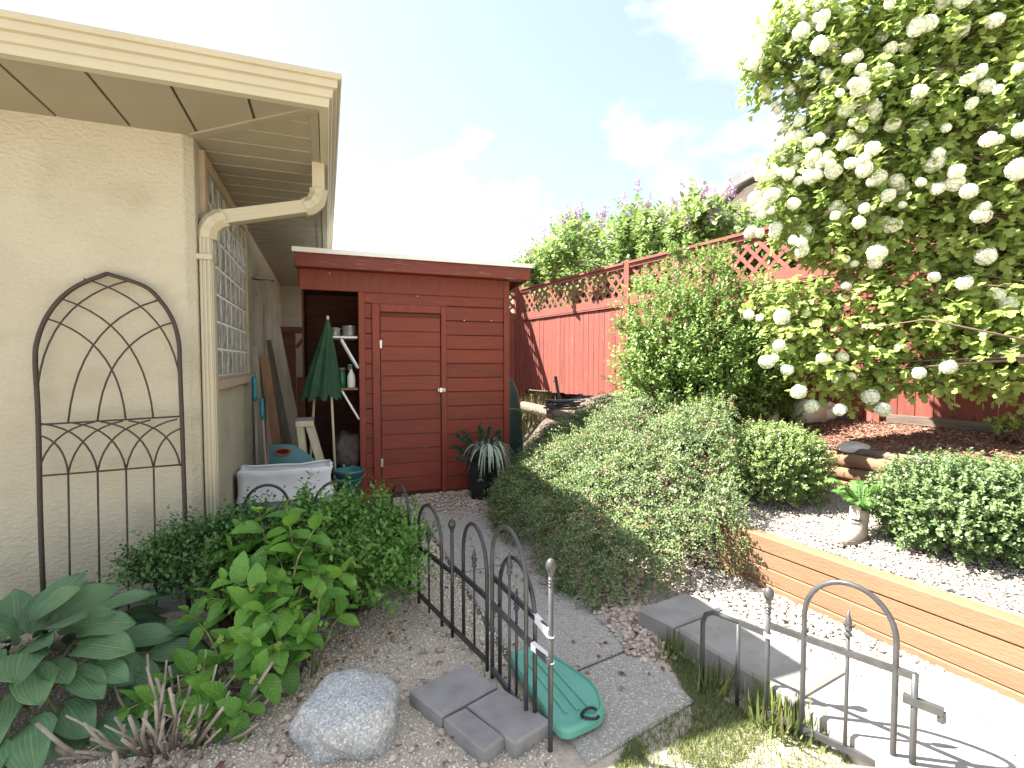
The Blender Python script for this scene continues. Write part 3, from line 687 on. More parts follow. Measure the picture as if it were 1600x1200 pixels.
# ================================================================== red board fence with lattice top
def red_fence(label, base, s0, s1, z0, dirv, nrm, post_at, bw=.138, sun_posts=True):
    """base: function s -> XY; boards, rails, posts and every lattice slat are parts"""
    t = thing('board_fence', label, 'fence', (*base((s0 + s1) / 2), z0))
    def P3(s, z, n): p = base(s) + nrm * n; return Vector((p[0], p[1], z))
    def B(a, b2, w, h, name, mat, up=(0, 0, 1)): return near(MB().bar(a, b2, w, h, up).build(name, mat), t)
    nn = Vector((*nrm, 0))
    zr, zt = 2.37, 2.94
    # boards, each with its own small set-back
    s = min(s0, s1)
    k = 0
    while s < max(s0, s1) - .02:
        w = bw * random.uniform(.94, 1.05); off = random.uniform(-.004, .004); zb_ = z0 + random.uniform(-.01, .02)
        a = P3(s + .003, zb_, off - .01); c = P3(s + w - .004, zb_, off - .01)
        o = MB(); q = nn * .02
        o.add([a, c, c + q, a + q, a + V(0, 0, zr - .02 - zb_), c + V(0, 0, zr - .02 - zb_), c + q + V(0, 0, zr - .02 - zb_), a + q + V(0, 0, zr - .02 - zb_)],
              [(0, 1, 5, 4), (1, 2, 6, 5), (2, 3, 7, 6), (3, 0, 4, 7), (4, 5, 6, 7), (0, 3, 2, 1)])
        near(o.build('fence_board', 'fence_board'), t); s += w; k += 1
    prev = None
    for ps in post_at:
        a = P3(ps, z0 - .1, -.005)
        po = MB(); po.bar(a, P3(ps, zt + .055, -.005), .105, .105, up=(*dirv, 0)); o = near(po.build('post', 'fence_board'), t)
        if prev is not None:
            lo, hi = min(prev, ps) + .055, max(prev, ps) - .055
            B(P3(lo, zr + .035, -.022), P3(hi, zr + .035, -.022), .045, .13, 'rail', 'fence_rail')
            B(P3(lo, zr - .045, -.03), P3(hi, zr - .045, -.03), .02, .018, 'rail', 'fence_rail')
            B(P3(lo, zt + .018, -.012), P3(hi, zt + .018, -.012), .12, .036, 'cap_rail', 'fence_rail')
            B(P3(lo, zt - .03, -.03), P3(hi, zt - .03, -.03), .03, .05, 'rail', 'fence_rail')
            B(P3(lo, z0 + .07, .03), P3(hi, z0 + .07, .03), .04, .09, 'rail', 'fence_rail')
            # lattice: two crossing layers of slats clipped to the opening
            za, zb_ = zr + .10, zt - .01; hgt = zb_ - za
            for layer, sg in ((-.014, 1), (-.004, -1)):
                c0 = lo - hgt if sg > 0 else lo
                c_ = c0
                while c_ < hi + (0 if sg > 0 else hgt):
                    # slat runs from (c_, za) to (c_ + sg*hgt, zb_)
                    p0, p1 = (c_, za), (c_ + sg * hgt, zb_)
                    ss = sorted([p0, p1]); (sa, zA), (sb, zB) = ss
                    if sa < lo: f_ = (lo - sa) / (sb - sa); sa, zA = lo, zA + (zB - zA) * f_
                    if sb > hi: f_ = (hi - sa) / (sb - sa) if sb > sa else 0; zB = zA + (zB - zA) * f_; sb = hi
                    if sb - sa > .02: B(P3(sa, zA, layer), P3(sb, zB, layer), .009, .044, 'lattice_slat', 'fence_rail', up=(-dirv[0] * sg, -dirv[1] * sg, 1))
                    c_ += .182
        prev = ps
    return t
red_fence('long red board fence with lattice top behind the shrubs', lambda s: FO + FD * s, -4.3, 5.36, .90, FD, FN, [5.40, 2.24, -1.12, -4.3])
bc = FO + FD * 5.46
red_fence('shaded red fence meeting the long fence behind the shed', lambda s: bc - FN * s, 0.06, 3.1, .80, -FN, FD, [.08, 3.1])
near(MB().bar(fp(2.1, .93, -.05), fp(-1.0, .93, -.05), .05, .07).bar(fp(-1.25, .94, -.06), fp(-3.6, .93, -.06), .06, .075).build('kickboard', 'old_timber'), bpy.data.objects['board_fence'])

# ================================================================== timber retaining walls
lw = thing('timber_wall', 'low orange stained timber retaining wall beside the gravel strip', 'retaining wall', (2.62, 1.7, 0))
Z = [-.02, .090, .187, .284, .380]
for k in range(4):
    for i in range(len(T1) - 1):
        if k < 3 and i == 1: pass
        j = .003 * ((k * 7 + i * 3) % 3 - 1)
        a, c = np.array(T1[i]), np.array(T1[i + 1]); d = (c - a) / np.linalg.norm(c - a); nr_ = np.array([-d[1], d[0]]); nr_ = nr_ if nr_[0] > 0 else -nr_
        g = .0 if i == 0 else .0015
        p0 = a + d * g + nr_ * j; p1 = c - d * .0015 + nr_ * j; q0, q1 = p0 + nr_ * .09, p1 + nr_ * .09
        e = .007; o = MB()
        pf = lambda p, n_, z_: (p[0] + nr_[0] * n_, p[1] + nr_[1] * n_, z_)
        pr = [(e, Z[k] + .001), (0, Z[k] + e), (0, Z[k + 1] - e), (e, Z[k + 1] - .001), (.09, Z[k + 1] - .001), (.09, Z[k] + .001)]
        o.add([pf(p0, *w_) for w_ in pr] + [pf(p1, *w_) for w_ in pr], [(m_, (m_ + 1) % 6, 6 + (m_ + 1) % 6, 6 + m_) for m_ in range(6)] + [tuple(range(6)), tuple(range(6, 12))])
        near(o.build('timber', 'timber'), lw)
for k in range(4):   # return at the left end, running back into the bank
    near(MB().bar((2.535, 2.60, (Z[k] + Z[k + 1]) / 2), (2.92, 3.12, (Z[k] + Z[k + 1]) / 2), .085, Z[k + 1] - Z[k] - .003).build('timber', 'timber'), lw)
uw = thing('timber_wall', 'upper round edged timber wall holding the red bark mulch', 'retaining wall', (3.9, 2.2, .38))
for k, zc in enumerate((.46, .565, .67)):
    for i in range(len(T2) - 1):
        a, c = np.array(T2[i]), np.array(T2[i + 1]); d = (c - a) / np.linalg.norm(c - a) * .002
        off = .05 + .004 * ((k + i) % 2)
        o = MB().tube([(a[0] + off + d[0], a[1] + d[1], zc), (c[0] + off - d[0], c[1] - d[1], zc)], .058, 10)
        near(o.build('timber', 'timber'), uw)
for i in range(2):
    a, c = [(3.86, 2.85), (4.02, 1.22)][i], [(4.01, 1.24), (4.13, .4)][i]
    near(MB().tube([(a[0] + .07, a[1], .742), lerp((a[0] + .075, a[1], .748), (c[0] + .075, c[1], .748), .5), (c[0] + .07, c[1], .742)], [.030, .036, .03], 9).build('edge_pole', 'old_timber'), uw)
def lumpy(name, mat, label, cat, c, r_, seed, sub=3, amp=.16, parent=None, flat=.0):
    import bmesh
    bm = bmesh.new(); bmesh.ops.create_icosphere(bm, subdivisions=sub, radius=1)
    for v in bm.verts:
        p = v.co.copy(); q = p * 1.3 + Vector((seed, seed * .7, -seed))
        d = 1 + amp * mnoise.noise(q) + amp * .5 * mnoise.noise(q * 2.3) + amp * .18 * mnoise.noise(q * 6)
        p *= d
        if flat and p.z > flat: p.z = flat + (p.z - flat) * .35
        v.co = Vector((p.x * r_[0], p.y * r_[1], p.z * r_[2]))
    me = bpy.data.meshes.new(name); bm.to_mesh(me); bm.free(); me.polygons.foreach_set('use_smooth', [True] * len(me.polygons))
    o = obj(name, me, mat, None, c)
    if label: tag(o, label, cat)
    return o
lumpy('rock', 'rock', 'pale flat rock lying behind the end of the edge pole', 'rock', (3.99, 2.80, .765), (.13, .10, .05), 3, 3)
lumpy('rock', 'rock', 'small grey stone half sunk in the bark mulch', 'rock', (4.08, 2.2, .755), (.09, .07, .03), 5, 3)
# boulder and grey pavers in the left gravel bed
b_ = lumpy('boulder', 'granite', 'rounded speckled grey granite boulder on the fine gravel', 'boulder', (.075, 2.02, .05), (.19, .18, .185), 11.3, 5, .27, flat=.55)
b_.rotation_euler = (0, 0, .5)
pv = [([(.31, 2.085), (.585, 2.185), (.672, 1.985), (.405, 1.885)], 'grey concrete paver next to the boulder'),
      ([(.412, 1.875), (.505, 1.905), (.60, 1.70), (.51, 1.655)], 'narrow grey paver at the corner of the small paved patch'),
      ([(.515, 1.913), (.682, 1.975), (.80, 1.71), (.625, 1.65)], 'grey concrete paver against the iron fence')]
for poly, lb in pv: tag(slab([np.array(p) for p in poly], .062, .07, 'paver', 'paver', None, .008), lb, 'paver', 'grey pavers beside the iron fence')

# ================================================================== black iron garden fence
def arch_pts(a, b2, zbot, ztop):
    a, b2 = np.array(a[:2], float), np.array(b2[:2], float); w = np.linalg.norm(b2 - a); r_ = w / 2; h = min(r_ * 1.15, ztop - .05)
    pts = [(*a, zbot), (*a, (zbot + ztop - h) / 2), (*a, ztop - h)]
    for t in np.linspace(0, math.pi, 17)[1:-1]:
        c = (a + b2) / 2 - (b2 - a) / 2 * math.cos(t); pts.append((*c, ztop - h + h * math.sin(t)))
    return pts + [(*b2, ztop - h), (*b2, (zbot + ztop - h) / 2), (*b2, zbot)]
def spear(mb, p, zbot, ztop, r_=.0065):
    mb.tube([(*p[:2], zbot), (*p[:2], ztop - .07)], r_, 6)
    mb.lathe([(r_, 0), (.013, .004), (.013, .012), (.008, .016), (.008, .022), (.013, .026), (.013, .032), (.006, .036), (.012, .048), (.011, .055), (.0015, .098)], (*p[:2], ztop - .098), 8)
    for sg in (-1, 1): mb.tube([(p[0], p[1], ztop - .062), (p[0] + sg * .008, p[1] - sg * .012, ztop - .058), (p[0] + sg * .012, p[1] - sg * .018, ztop - .046)], [.005, .004, .001], 5)
def iron_panel(label, mat, arches, spears, rails, extra=None, group='black iron garden fence panels'):
    c = arches[0][0] if arches else rails[0][0]
    t = thing('iron_fence', label, 'fence panel', (c[0], c[1], 0), None)
    for (a, b2, zt) in arches: near(MB().tube(arch_pts(a, b2, -.03, zt), .0095, 8).build('arch', mat), t)
    for (p, zt) in spears: mb = MB(); spear(mb, p, -.03 if zt > .3 else 0, zt); near(mb.build('spear', mat), t)
    for (a, b2, z) in rails:
        near(MB().bar((a[0], a[1], z), (b2[0], b2[1], z), .013, .024).build('rail', mat), t)
    return t
def ball_post(label, mat, p, zt, spiral=True):
    t = thing('iron_fence_post', label, 'post', (p[0], p[1], 0))
    near(MB().tube([(*p, -.05), (*p, zt - .05)], .0095, 8).build('rod', mat), t)
    near(MB().lathe([(.009, 0), (.012, .004), (.010, .010), (.017, .022), (.0205, .036), (.019, .048), (.012, .060), (.002, .066)], (*p, zt - .066), 12).build('ball', mat), t)
    if spiral:
        mb = MB()
        for i in range(3): mb.lathe([(.0098, 0), (.0125, .003), (.0098, .006)], (*p, zt - .082 - i * .012), 10)
        near(mb.build('collar', mat), t)
    return t
R35 = lambda px, py, z=.35: tuple(G(px, py, z)[:2])
a1, a2, a3, a4 = R35(612, 820), R35(640, 843), R35(654, 853), R35(690, 881)
mid = lambda a, b2: ((a[0] + b2[0]) / 2, (a[1] + b2[1]) / 2)
iron_panel('black iron panel with two arches beside the leafy green shrub', 'black_iron',
           [(a1, a2, zof(mid(a1, a2), 757)), (a3, a4, zof(mid(a3, a4), 790))], [(mid(a1, a2), .50), (R35(670, 865), zof(R35(670, 865), 820))],
           [((.385, 3.50), (.60, 2.54), .35), ((.385, 3.50), (.60, 2.54), .055)])
ball_post('black iron post with round finial between two fence panels', 'black_iron', (.605, 2.53), zof((.605, 2.53), 811), False)
b1, b2_ = R35(724, 893), R35(761, 934)
iron_panel('black iron panel with one arch and spear beside the path', 'black_iron',
           [(b1, b2_, zof(mid(b1, b2_), 820))], [(R35(741, 911), zof(R35(741, 911), 856))], [((.625, 2.60), b2_, .35), ((.605, 2.56), b2_, .045)])
c1, c2 = R35(769, 943), R35(822, 999)
pc = R35(796, 972)
iron_panel('tall arched iron gate leaf tied back to the ball topped post', 'grey_iron',
           [(c1, c2, zof(mid(c1, c2), 825))], [(pc, zof(pc, 862))], [(c1, (.752, 1.63), .35), (c1, c2, .045)])
d1, d2 = tuple(G(781, 912, .45)[:2]), tuple(G(836, 963, .45)[:2]); dm = tuple(G(807, 936, .45)[:2])
iron_panel('lower arched iron gate leaf folded behind the tall leaf', 'black_iron',
           [(d1, d2, zof(mid(d1, d2), 874))], [(dm, zof(dm, 918))], [(tuple(G(771, 902, .45)[:2]), tuple(G(856, 984, .45)[:2]), .45)])
pp = (.765, 1.645)
ball_post('grey iron post with egg finial and white cable ties', 'grey_iron', pp, zof(pp, 872))
for (qa, z) in ((tuple(G(834, 961, .45)[:2]), .45), (tuple(G(832, 1009, .35)[:2]), .352)):
    o = MB().bar((qa[0], qa[1], z), (pp[0] - .003, pp[1] + .006, z - .004), .018, .028)
    o.tube([(pp[0] + .0125 * math.cos(t), pp[1] + .0125 * math.sin(t), z - .012) for t in np.linspace(0, 6.28, 13)], .003, 5)
    tag(o.build('cable_tie', 'zip_tie'), ('white cable tie wrap joining the upper rail to the post' if z > .4 else 'white cable tie wrap joining the lower rail to the post'), 'cable tie')
# panel across the back of the shrub bed
def X375(px): return (float(atY(px, 800, 3.78)[0]), 3.78)
e1, e2, e3, e4 = X375(381), X375(452), X375(491), X375(561)
iron_panel('black iron panel with arches standing before the white storage bin', 'black_iron', [(e1, e2, zof(mid(e1, e2), 758)), (e3, e4, zof(mid(e3, e4), 752))],
           [(X375(416), zof(X375(416), 786)), (X375(527), zof(X375(527), 776))], [((e1[0] - .1, 3.78), (.36, 3.78), .35), ((e1[0] - .1, 3.78), (.36, 3.78), .05)])
ball_post('black iron corner post with small finial near the shed door', 'black_iron', (.375, 3.76), zof((.375, 3.76), 780), False)
# right-hand piece: bent end bracket, tied post, open gate leaf with latch
f1, f2 = (1.548, 1.735), (1.60, 1.585); f3 = (1.636, 1.470)
t = iron_panel('grey iron fence end bracket bending down beside the concrete edging', 'grey_iron', [], [], [(f2, f3, .368)])
near(MB().tube([(*f1, -.02), (*f1, .2), (*f1, .30), (f1[0] + .004, f1[1] - .012, .342), (f1[0] + .014, f1[1] - .045, .365), (*f2, .368)], .0105, 8).build('bracket', 'grey_iron'), t)
near(MB().tube([(*f2, -.02), (*f2, .36)], .0085, 8).build('leg', 'grey_iron'), t)
ball_post('grey iron post with ball finial beside the concrete edging', 'grey_iron', f3, zof(f3, 917))
g0 = np.array(f3)
def leaf_pt(px): # foot of a gate bar: the leaf swings 24 degrees off the house line
    d = ray(px, 1000)[:2]; u_ = np.array([math.sin(math.radians(24)), -math.cos(math.radians(24))])
    A_ = np.array([[d[0], -u_[0]], [d[1], -u_[1]]]); k_ = np.linalg.solve(A_, g0); return tuple(g0 + u_ * k_[1])
h1, h2, h3, h4 = leaf_pt(1256), leaf_pt(1401), leaf_pt(1325), leaf_pt(1432)
t = iron_panel('open grey iron gate leaf with arch, spear and latch', 'grey_iron', [(h1, h2, zof(mid(h1, h2), 912))], [(h3, zof(h3, 953))], [(tuple(g0), h4, zof(h3, 1020)), (tuple(g0), h4, .05)])
zl = zof(h3, 1020)
near(MB().tube([(*h4, zl + .01), (*h4, .03)], .010, 8).build('end_bar', 'grey_iron'), t)
u_ = np.array(h4) - g0; u_ = u_ / np.linalg.norm(u_)
near(MB().bar((h4[0] - u_[0] * .03, h4[1] - u_[1] * .03, zl - .085), (h4[0] + u_[0] * .075, h4[1] + u_[1] * .075, zl - .085), .022, .026).bar((h4[0] + u_[0] * .07, h4[1] + u_[1] * .07, zl - .085), (h4[0] + u_[0] * .07, h4[1] + u_[1] * .07, zl - .12), .016, .02).build('latch', 'grey_iron'), t)
o = MB()
for k in range(3): o.tube([(f3[0] + .0125 * math.cos(q), f3[1] + .0125 * math.sin(q), .36 + k * .006 + .003 * math.sin(q)) for q in np.linspace(0, 6.28, 13)], .0028, 5)
tag(o.build('cable_tie', 'zip_tie'), 'white cable tie wound around the ball finial post by the edging', 'cable tie')
# teal plastic lid on the path behind the gate
me = MB(); pl_ = []
cs = [(.955, 2.20), (1.17, 2.14), (1.14, 1.62), (.83, 1.58), (.80, 2.16)]
cs = [(.79, 2.20), (.955, 2.20), (1.075, 1.84), (1.02, 1.66), (.80, 1.62)]
cc = np.mean(cs, axis=0)
for i in range(len(cs)):
    p, q, r_ = np.array(cs[i - 1]), np.array(cs[i]), np.array(cs[(i + 1) % len(cs)])
    for t_ in np.linspace(0, 1, 6):
        a = q + (p - q) / np.linalg.norm(p - q) * .07; c = q + (r_ - q) / np.linalg.norm(r_ - q) * .07
        pl_.append(a * (1 - t_) ** 2 + q * 2 * t_ * (1 - t_) + c * t_ * t_)
n = len(pl_); vs = []
for (k, z) in ((1.0, .034), (1.0, .058), (.965, .070), (.92, .072), (.90, .064)): vs += [(*(cc + (p - cc) * k), z) for p in pl_]
fs = [(j * n + i, j * n + (i + 1) % n, (j + 1) * n + (i + 1) % n, (j + 1) * n + i) for j in range(4) for i in range(n)] + [tuple(range(4 * n, 5 * n))]
lid = thing('plastic_lid', 'flat teal plastic lid lying on the path behind the gate', 'lid', (cc[0], cc[1], .03))
near(MB().add(vs, fs).build('panel', 'teal_plastic'), lid)
for q in (.25, .5, .75):
    a, c = lerp((.83, 2.12), (.84, 1.70), 0) + np.array([q * .17 - .02, 0]), lerp((.83, 2.12), (.84, 1.70), 1) + np.array([q * .20 - .02, .02])
    near(MB().bar((*a, .0665), (*c, .0665), .012, .008).build('rib', 'teal_plastic'), lid)
hp = np.array([.95, 1.675]); near(MB().tube([(hp[0] + .035 * math.cos(q), hp[1] + .03 * math.sin(q), .075 + .004 * math.sin(2 * q)) for q in np.linspace(.3, 5.6, 14)], .006, 6).build('handle', 'pot_black'), lid)

# ================================================================== garden trellis against the wall
tr = thing('trellis', 'tall arched brown metal trellis leaning on the stucco wall', 'trellis', (-1.09, 3.22, 0))
def tp(x, z): # trellis leans: foot 16 cm off the wall, head touching
    return Vector((x, 3.19 + .145 * z / 1.95, z))
xl, xr, xc = -1.405, -.775, -1.10
def lean(z): return .014 * (z - 1.1)      # it also leans sideways a little
fr = [tp(xl + .03, .0), tp(xl + .01, .6), tp(xl, 1.15), tp(xl - .012, 1.45), tp(xl - .005, 1.56), tp(xl + .03, 1.68), tp(xl + .09, 1.785), tp(xl + .17, 1.865), tp(xc - .01, 1.935),
      tp(xr - .165, 1.875), tp(xr - .085, 1.79), tp(xr - .03, 1.685), tp(xr - .004, 1.565), tp(xr + .0, 1.45), tp(xr + .008, 1.15), tp(xr + .02, .6), tp(xr + .035, .0)]
def smooth(P_, k=5):
    out = []
    for i in range(len(P_) - 1):
        a, b3, c, d = P_[max(i - 1, 0)], P_[i], P_[i + 1], P_[min(i + 2, len(P_) - 1)]
        for t in np.linspace(0, 1, k, endpoint=False): out.append(.5 * (2 * b3 + (c - a) * t + (2 * a - 5 * b3 + 4 * c - d) * t * t + (3 * b3 - a - 3 * c + d) * t ** 3))
    return out + [P_[-1]]
near(MB().tube(smooth(fr[:9]), .0115, 8).tube(smooth(fr[8:]), .0115, 8).build('frame', 'trellis_iron'), tr)
def rod(pts, r_=.0046): near(MB().tube([p + Vector((0, -.004, 0)) for p in pts], r_, 6).build('rod', 'trellis_iron'), tr)
rod([tp(xl, 1.13), tp(xr + .008, 1.15)], .0048); rod([tp(xl + .004, .865), tp(xr + .012, .88)], .0048)
xs = [xl + (xr - xl) * i / 5 for i in range(6)]
for i in range(1, 5): rod([tp(xs[i] + .01, .0), tp(xs[i], .87)])
def q3(p0, p2, kx=.10, kz=.80, n=12):
    c = (p0[0] + (p2[0] - p0[0]) * kx, p0[1] + (p2[1] - p0[1]) * kz)
    return [tp(p0[0] * (1 - t) ** 2 + c[0] * 2 * t * (1 - t) + p2[0] * t * t, p0[1] * (1 - t) ** 2 + c[1] * 2 * t * (1 - t) + p2[1] * t * t) for t in np.linspace(0, 1, n)]
for p0, p2 in (((xs[1], 1.135), (xr - .10, 1.80)), ((xs[2], 1.14), (xr - .025, 1.68)), ((xs[3], 1.14), (xl + .03, 1.685)), ((xs[4], 1.145), (xl + .095, 1.79)), ((xl, 1.33), (xc + .10, 1.905)), ((xr + .003, 1.34), (xc - .11, 1.90))): rod(q3(p0, p2))
for i in range(6):
    for sg in (-1, 1):
        x1 = xs[i] + sg * 1.9 * .126; z1 = 1.135; kk = 1.0
        if x1 < xl - .01 or x1 > xr + .01:
            x1 = xl + .001 if sg < 0 else xr + .004; kk = abs(x1 - xs[i]) / (1.9 * .126); z1 = .875 + .26 * (1 - (1 - kk) ** 2.0)
            if kk < .2: continue
        rod(q3((xs[i], .872), (x1, z1), .15, .85, 9))

# ================================================================== goods kept between the house and the shed
# white cloth storage bin on wire legs
bt = thing('storage_bin', 'white cloth storage bin on thin legs beside the house wall', 'bin', (-.35, 4.5, 0))
x0, x1, y0, y1 = float(atY(371, 738, 4.38)[0]), float(atY(517, 730, 4.38)[0]), 4.38, 4.66
zb1 = zof((x0, y0), 737); zb0 = zb1 - .25
mb = MB(); nseg = 14; per = []
def per_pts(z, sag, out):
    pts = []
    for (a, c) in (((x0, y0), (x1, y0)), ((x1, y0), (x1, y1)), ((x1, y1), (x0, y1)), ((x0, y1), (x0, y0))):
        for k in range(nseg):
            t = k / nseg; p = lerp(a, c, t); nrm = np.array([(c[1] - a[1]), -(c[0] - a[0])]); nrm = nrm / np.linalg.norm(nrm)
            w = math.sin(math.pi * t); p = p + nrm * (out - sag * w * .5 + .006 * math.sin(t * 19 + z * 30)); pts.append((p[0], p[1], z - sag * w + .004 * math.sin(t * 13)))
    return pts
R = [per_pts(zb1 - .01, .012, -.012), per_pts(zb1, .012, .0), per_pts(zb1 - .012, .012, .016), per_pts(zb1 - .05, .01, .004), per_pts((zb0 + zb1) / 2, .0, -.012), per_pts(zb0 + .03, .0, .012), per_pts(zb0, .006, .022)]
n = len(R[0]); vs = [p for r_ in R for p in r_]
near(mb.add(vs, [(j * n + i, j * n + (i + 1) % n, (j + 1) * n + (i + 1) % n, (j + 1) * n + i) for j in range(len(R) - 1) for i in range(n)], True).build('cloth', 'white_cloth'), bt)
near(MB().box((x0 + .02, y0 + .02, zb0 + .02), (x1 - .02, y1 - .02, zb0 + .03)).build('floor_panel', 'white_cloth'), bt)
R = [per_pts(zb0 - .002, .0, -.008), per_pts(.2, .0, -.03), per_pts(.05, .0, -.02)]; vs = [p for r_ in R for p in r_]
near(MB().add(vs, [(j * n + i, j * n + (i + 1) % n, (j + 1) * n + (i + 1) % n, (j + 1) * n + i) for j in range(2) for i in range(n)], True).build('lower_bag', 'clear_plastic'), bt)
for (x, y) in ((x0 + .01, y0 + .01), (x1 - .01, y0 + .01), (x1 - .01, y1 - .01), (x0 + .01, y1 - .01)):
    near(MB().tube([(x, y, 0), (x, y, zb0 + .02)], .007, 6).build('leg', 'white_paint'), bt)
# weathered board frame leaning on the house
t = thing('board_trestle', 'tall weathered grey board frame with cap leaning by the shed', 'lumber', (-.45, 5.85, 0))
near(MB().bar((-.655, 5.8, 0), (-.655, 5.8, 2.30), .05, .10, up=(1, 0, 0)).build('upright_board', 'grey_wood'), t)
near(MB().bar((-.20, 5.75, .0), (-.585, 5.83, 2.31), .05, .11, up=(1, 0, 0)).build('slanted_board', 'grey_wood'), t)
near(MB().bar((-.68, 5.8, 2.325), (-.50, 5.83, 2.325), .15, .03).build('cap_board', 'grey_wood'), t)
for lb, a, c, w, h, mt in (('narrow brown plank leaning between the grey boards', (-.42, 5.66, 0), (-.60, 5.72, 1.52), .03, .09, 'brown_wood'),
                           ('grey plank standing upright against the stucco wall', (-.62, 5.55, 0), (-.672, 5.58, 1.62), .025, .075, 'grey_wood'),
                           ('dark weathered plank crossing behind the brown plank', (-.36, 6.0, 0), (-.56, 6.05, 1.7), .03, .10, 'grey_wood')):
    tag(MB().bar(a, c, w, h, up=(1, 0, 0)).build('plank', mt), lb, 'plank')
# long-handled tools with teal grips
for lb, px, py, yy, bx in (('garden tool pole with teal grip nearest the window sill', 397, 588, 5.1, -.60), ('garden tool pole with lower teal grip beside the planks', 408, 622, 5.0, -.50)):
    p = atY(px, py, yy); t = thing('garden_tool', lb, 'tool', (bx, yy - .05, 0))
    a = Vector((bx, yy - .06, 0)); b3 = Vector(p); d = (b3 - a)
    near(MB().tube([a, a + d * .86], .012, 8).build('pole', 'grey_wood'), t)
    near(MB().tube([a + d * .83, a + d * .86, a + d * .92, a + d * .98, b3], [.017, .022, .019, .023, .014], 10).build('grip', 'teal_handle'), t)
# snow scoop: curved teal sheet with a red-rimmed hand hole
t = thing('snow_scoop', 'teal plastic scoop with red hand hole behind the white bin', 'scoop', (-.3, 5.0, 0))
vs = []; nx, nz = 12, 8
for j in range(nz + 1):
    for i in range(nx + 1):
        u_, w_ = i / nx, j / nz; x = -.50 + .42 * u_; ztop = .70 - .06 * 0 - .34 * max(0, u_ - .42) ** 1.35 * 1.2
        vs.append((x, 5.02 - .05 * math.sin(w_ * 3.1) + .05 * (u_ - .5) ** 2, .12 + (ztop - .12) * w_))
near(MB().add(vs, [(j * (nx + 1) + i, j * (nx + 1) + i + 1, (j + 1) * (nx + 1) + i + 1, (j + 1) * (nx + 1) + i) for j in range(nz) for i in range(nx)], True).build('blade', 'bin_teal'), t)
ring = [(-.385 + .065 * math.cos(q) * (1 if abs(math.cos(q)) < .8 else .95), 4.992, .635 + .03 * math.sin(q)) for q in np.linspace(0, 6.283, 19)]
near(MB().tube(ring, .009, 6).build('rim', 'red_plastic'), t)
near(MB().add(ring[:-1], [tuple(range(18))]).build('hand_hole', 'pot_black'), t)
# small cream step stool, folded
t = thing('step_stool', 'small folded cream wooden step stool inside the open bay', 'stool', (-.1, 5.2, 0))
near(MB().bar((-.285, 5.25, .86), (-.125, 5.25, .86), .06, .055).build('top_step', 'pale_wood'), t)
near(MB().bar((-.28, 5.25, .905), (-.12, 5.25, .905), .065, .03).build('cap', 'lid_grey'), t)
for (a, c) in (((-.18, 5.23, 0), (-.25, 5.25, .84)), ((.05, 5.22, 0), (-.17, 5.25, .84)), ((-.17, 5.36, 0), (-.24, 5.28, .84)), ((.06, 5.36, 0), (-.15, 5.28, .84))):
    near(MB().bar(a, c, .02, .058, up=(1, 0, 0)).build('leg', 'pale_wood'), t)
tag(MB().tube([(-.2, 5.42, .0), (-.12, 5.48, 1.08)], .013, 7).build('wooden_stick', 'pale_wood'), 'pale wooden stick rising behind the small step stool', 'stick')
# closed patio umbrella
ub = thing('patio_umbrella', 'closed dark green patio umbrella standing in the open bay', 'umbrella', (.07, 5.3, 0))
top = atY(512, 497, 5.36); foot = Vector((.08, 5.28, 0))
near(MB().tube([foot, Vector(top)], .013, 8).build('pole', 'pale_wood'), ub)
vs = []; nr_, nth = 10, 40; d = Vector(top) - foot
for j in range(nr_ + 1):
    t_ = j / nr_; c = Vector(top) - d * (.62 / d.length * t_ * 1.24) + Vector((-.10 * t_ ** 1.3, 0, 0)); rad = .012 + .15 * t_ ** .95
    for i in range(nth):
        a = 2 * math.pi * i / nth; k = 1 + .24 * math.sin(a * 8 + .6 * math.sin(3 * t_)) * min(1, t_ * 2)
        zz = -.05 * (1 + math.sin(a * 8)) * (t_ ** 6) * .6
        vs.append((c.x + rad * k * math.cos(a) * 1.0, c.y + rad * k * math.sin(a) * .75, c.z + zz))
near(MB().add(vs, [(j * nth + i, j * nth + (i + 1) % nth, (j + 1) * nth + (i + 1) % nth, (j + 1) * nth + i) for j in range(nr_) for i in range(nth)], True).build('canopy', 'umbrella_cloth'), ub)
near(MB().lathe([(.012, 0), (.016, .01), (.012, .03), (.003, .036)], (top[0], top[1], top[2] - .01), 10).build('finial', 'pale_wood'), ub)
# goods on the shelves
for lb, px, w in (('steel cooking pot with handle on the white shelf', 546, .075), ('smaller steel pot at the end of the white shelf', 523, .055)):
    p = atY(px, 523, SY + .14); t = thing('cooking_pot', lb, 'pot', (p[0], SY + .14, 1.725))
    near(MB().lathe([(w * .88, 0), (w, .012), (w, .105 if w > .06 else .085), (w * 1.06, .11 if w > .06 else .088), (w * .96, .105 if w > .06 else .084), (w * .9, .02)], (p[0], SY + .14, 1.7255), 18).build('body', 'steel'), t)
    near(MB().tube([(p[0] - w, SY + .12, 1.81), (p[0] - w - .03, SY + .10, 1.80), (p[0] - w - .03, SY + .10, 1.765), (p[0] - w, SY + .12, 1.75)], .005, 6).build('handle', 'steel'), t)
p = atY(534, 600, SY + .12); t = thing('jar', 'dark green plastic jar on the brown shelf', 'jar', (p[0], SY + .12, 1.19))
near(MB().lathe([(.034, 0), (.038, .006), (.038, .17), (.032, .18)], (p[0], SY + .12, 1.1905), 16).build('body', 'green_jar'), t)
near(MB().lathe([(.036, .181), (.036, .205), (.033, .21)], (p[0], SY + .12, 1.1905), 16).build('lid', 'lid_grey'), t)
p = atY(549, 601, SY + .10); t = thing('spray_bottle', 'white spray bottle with green trigger on the brown shelf', 'bottle', (p[0], SY + .10, 1.19))
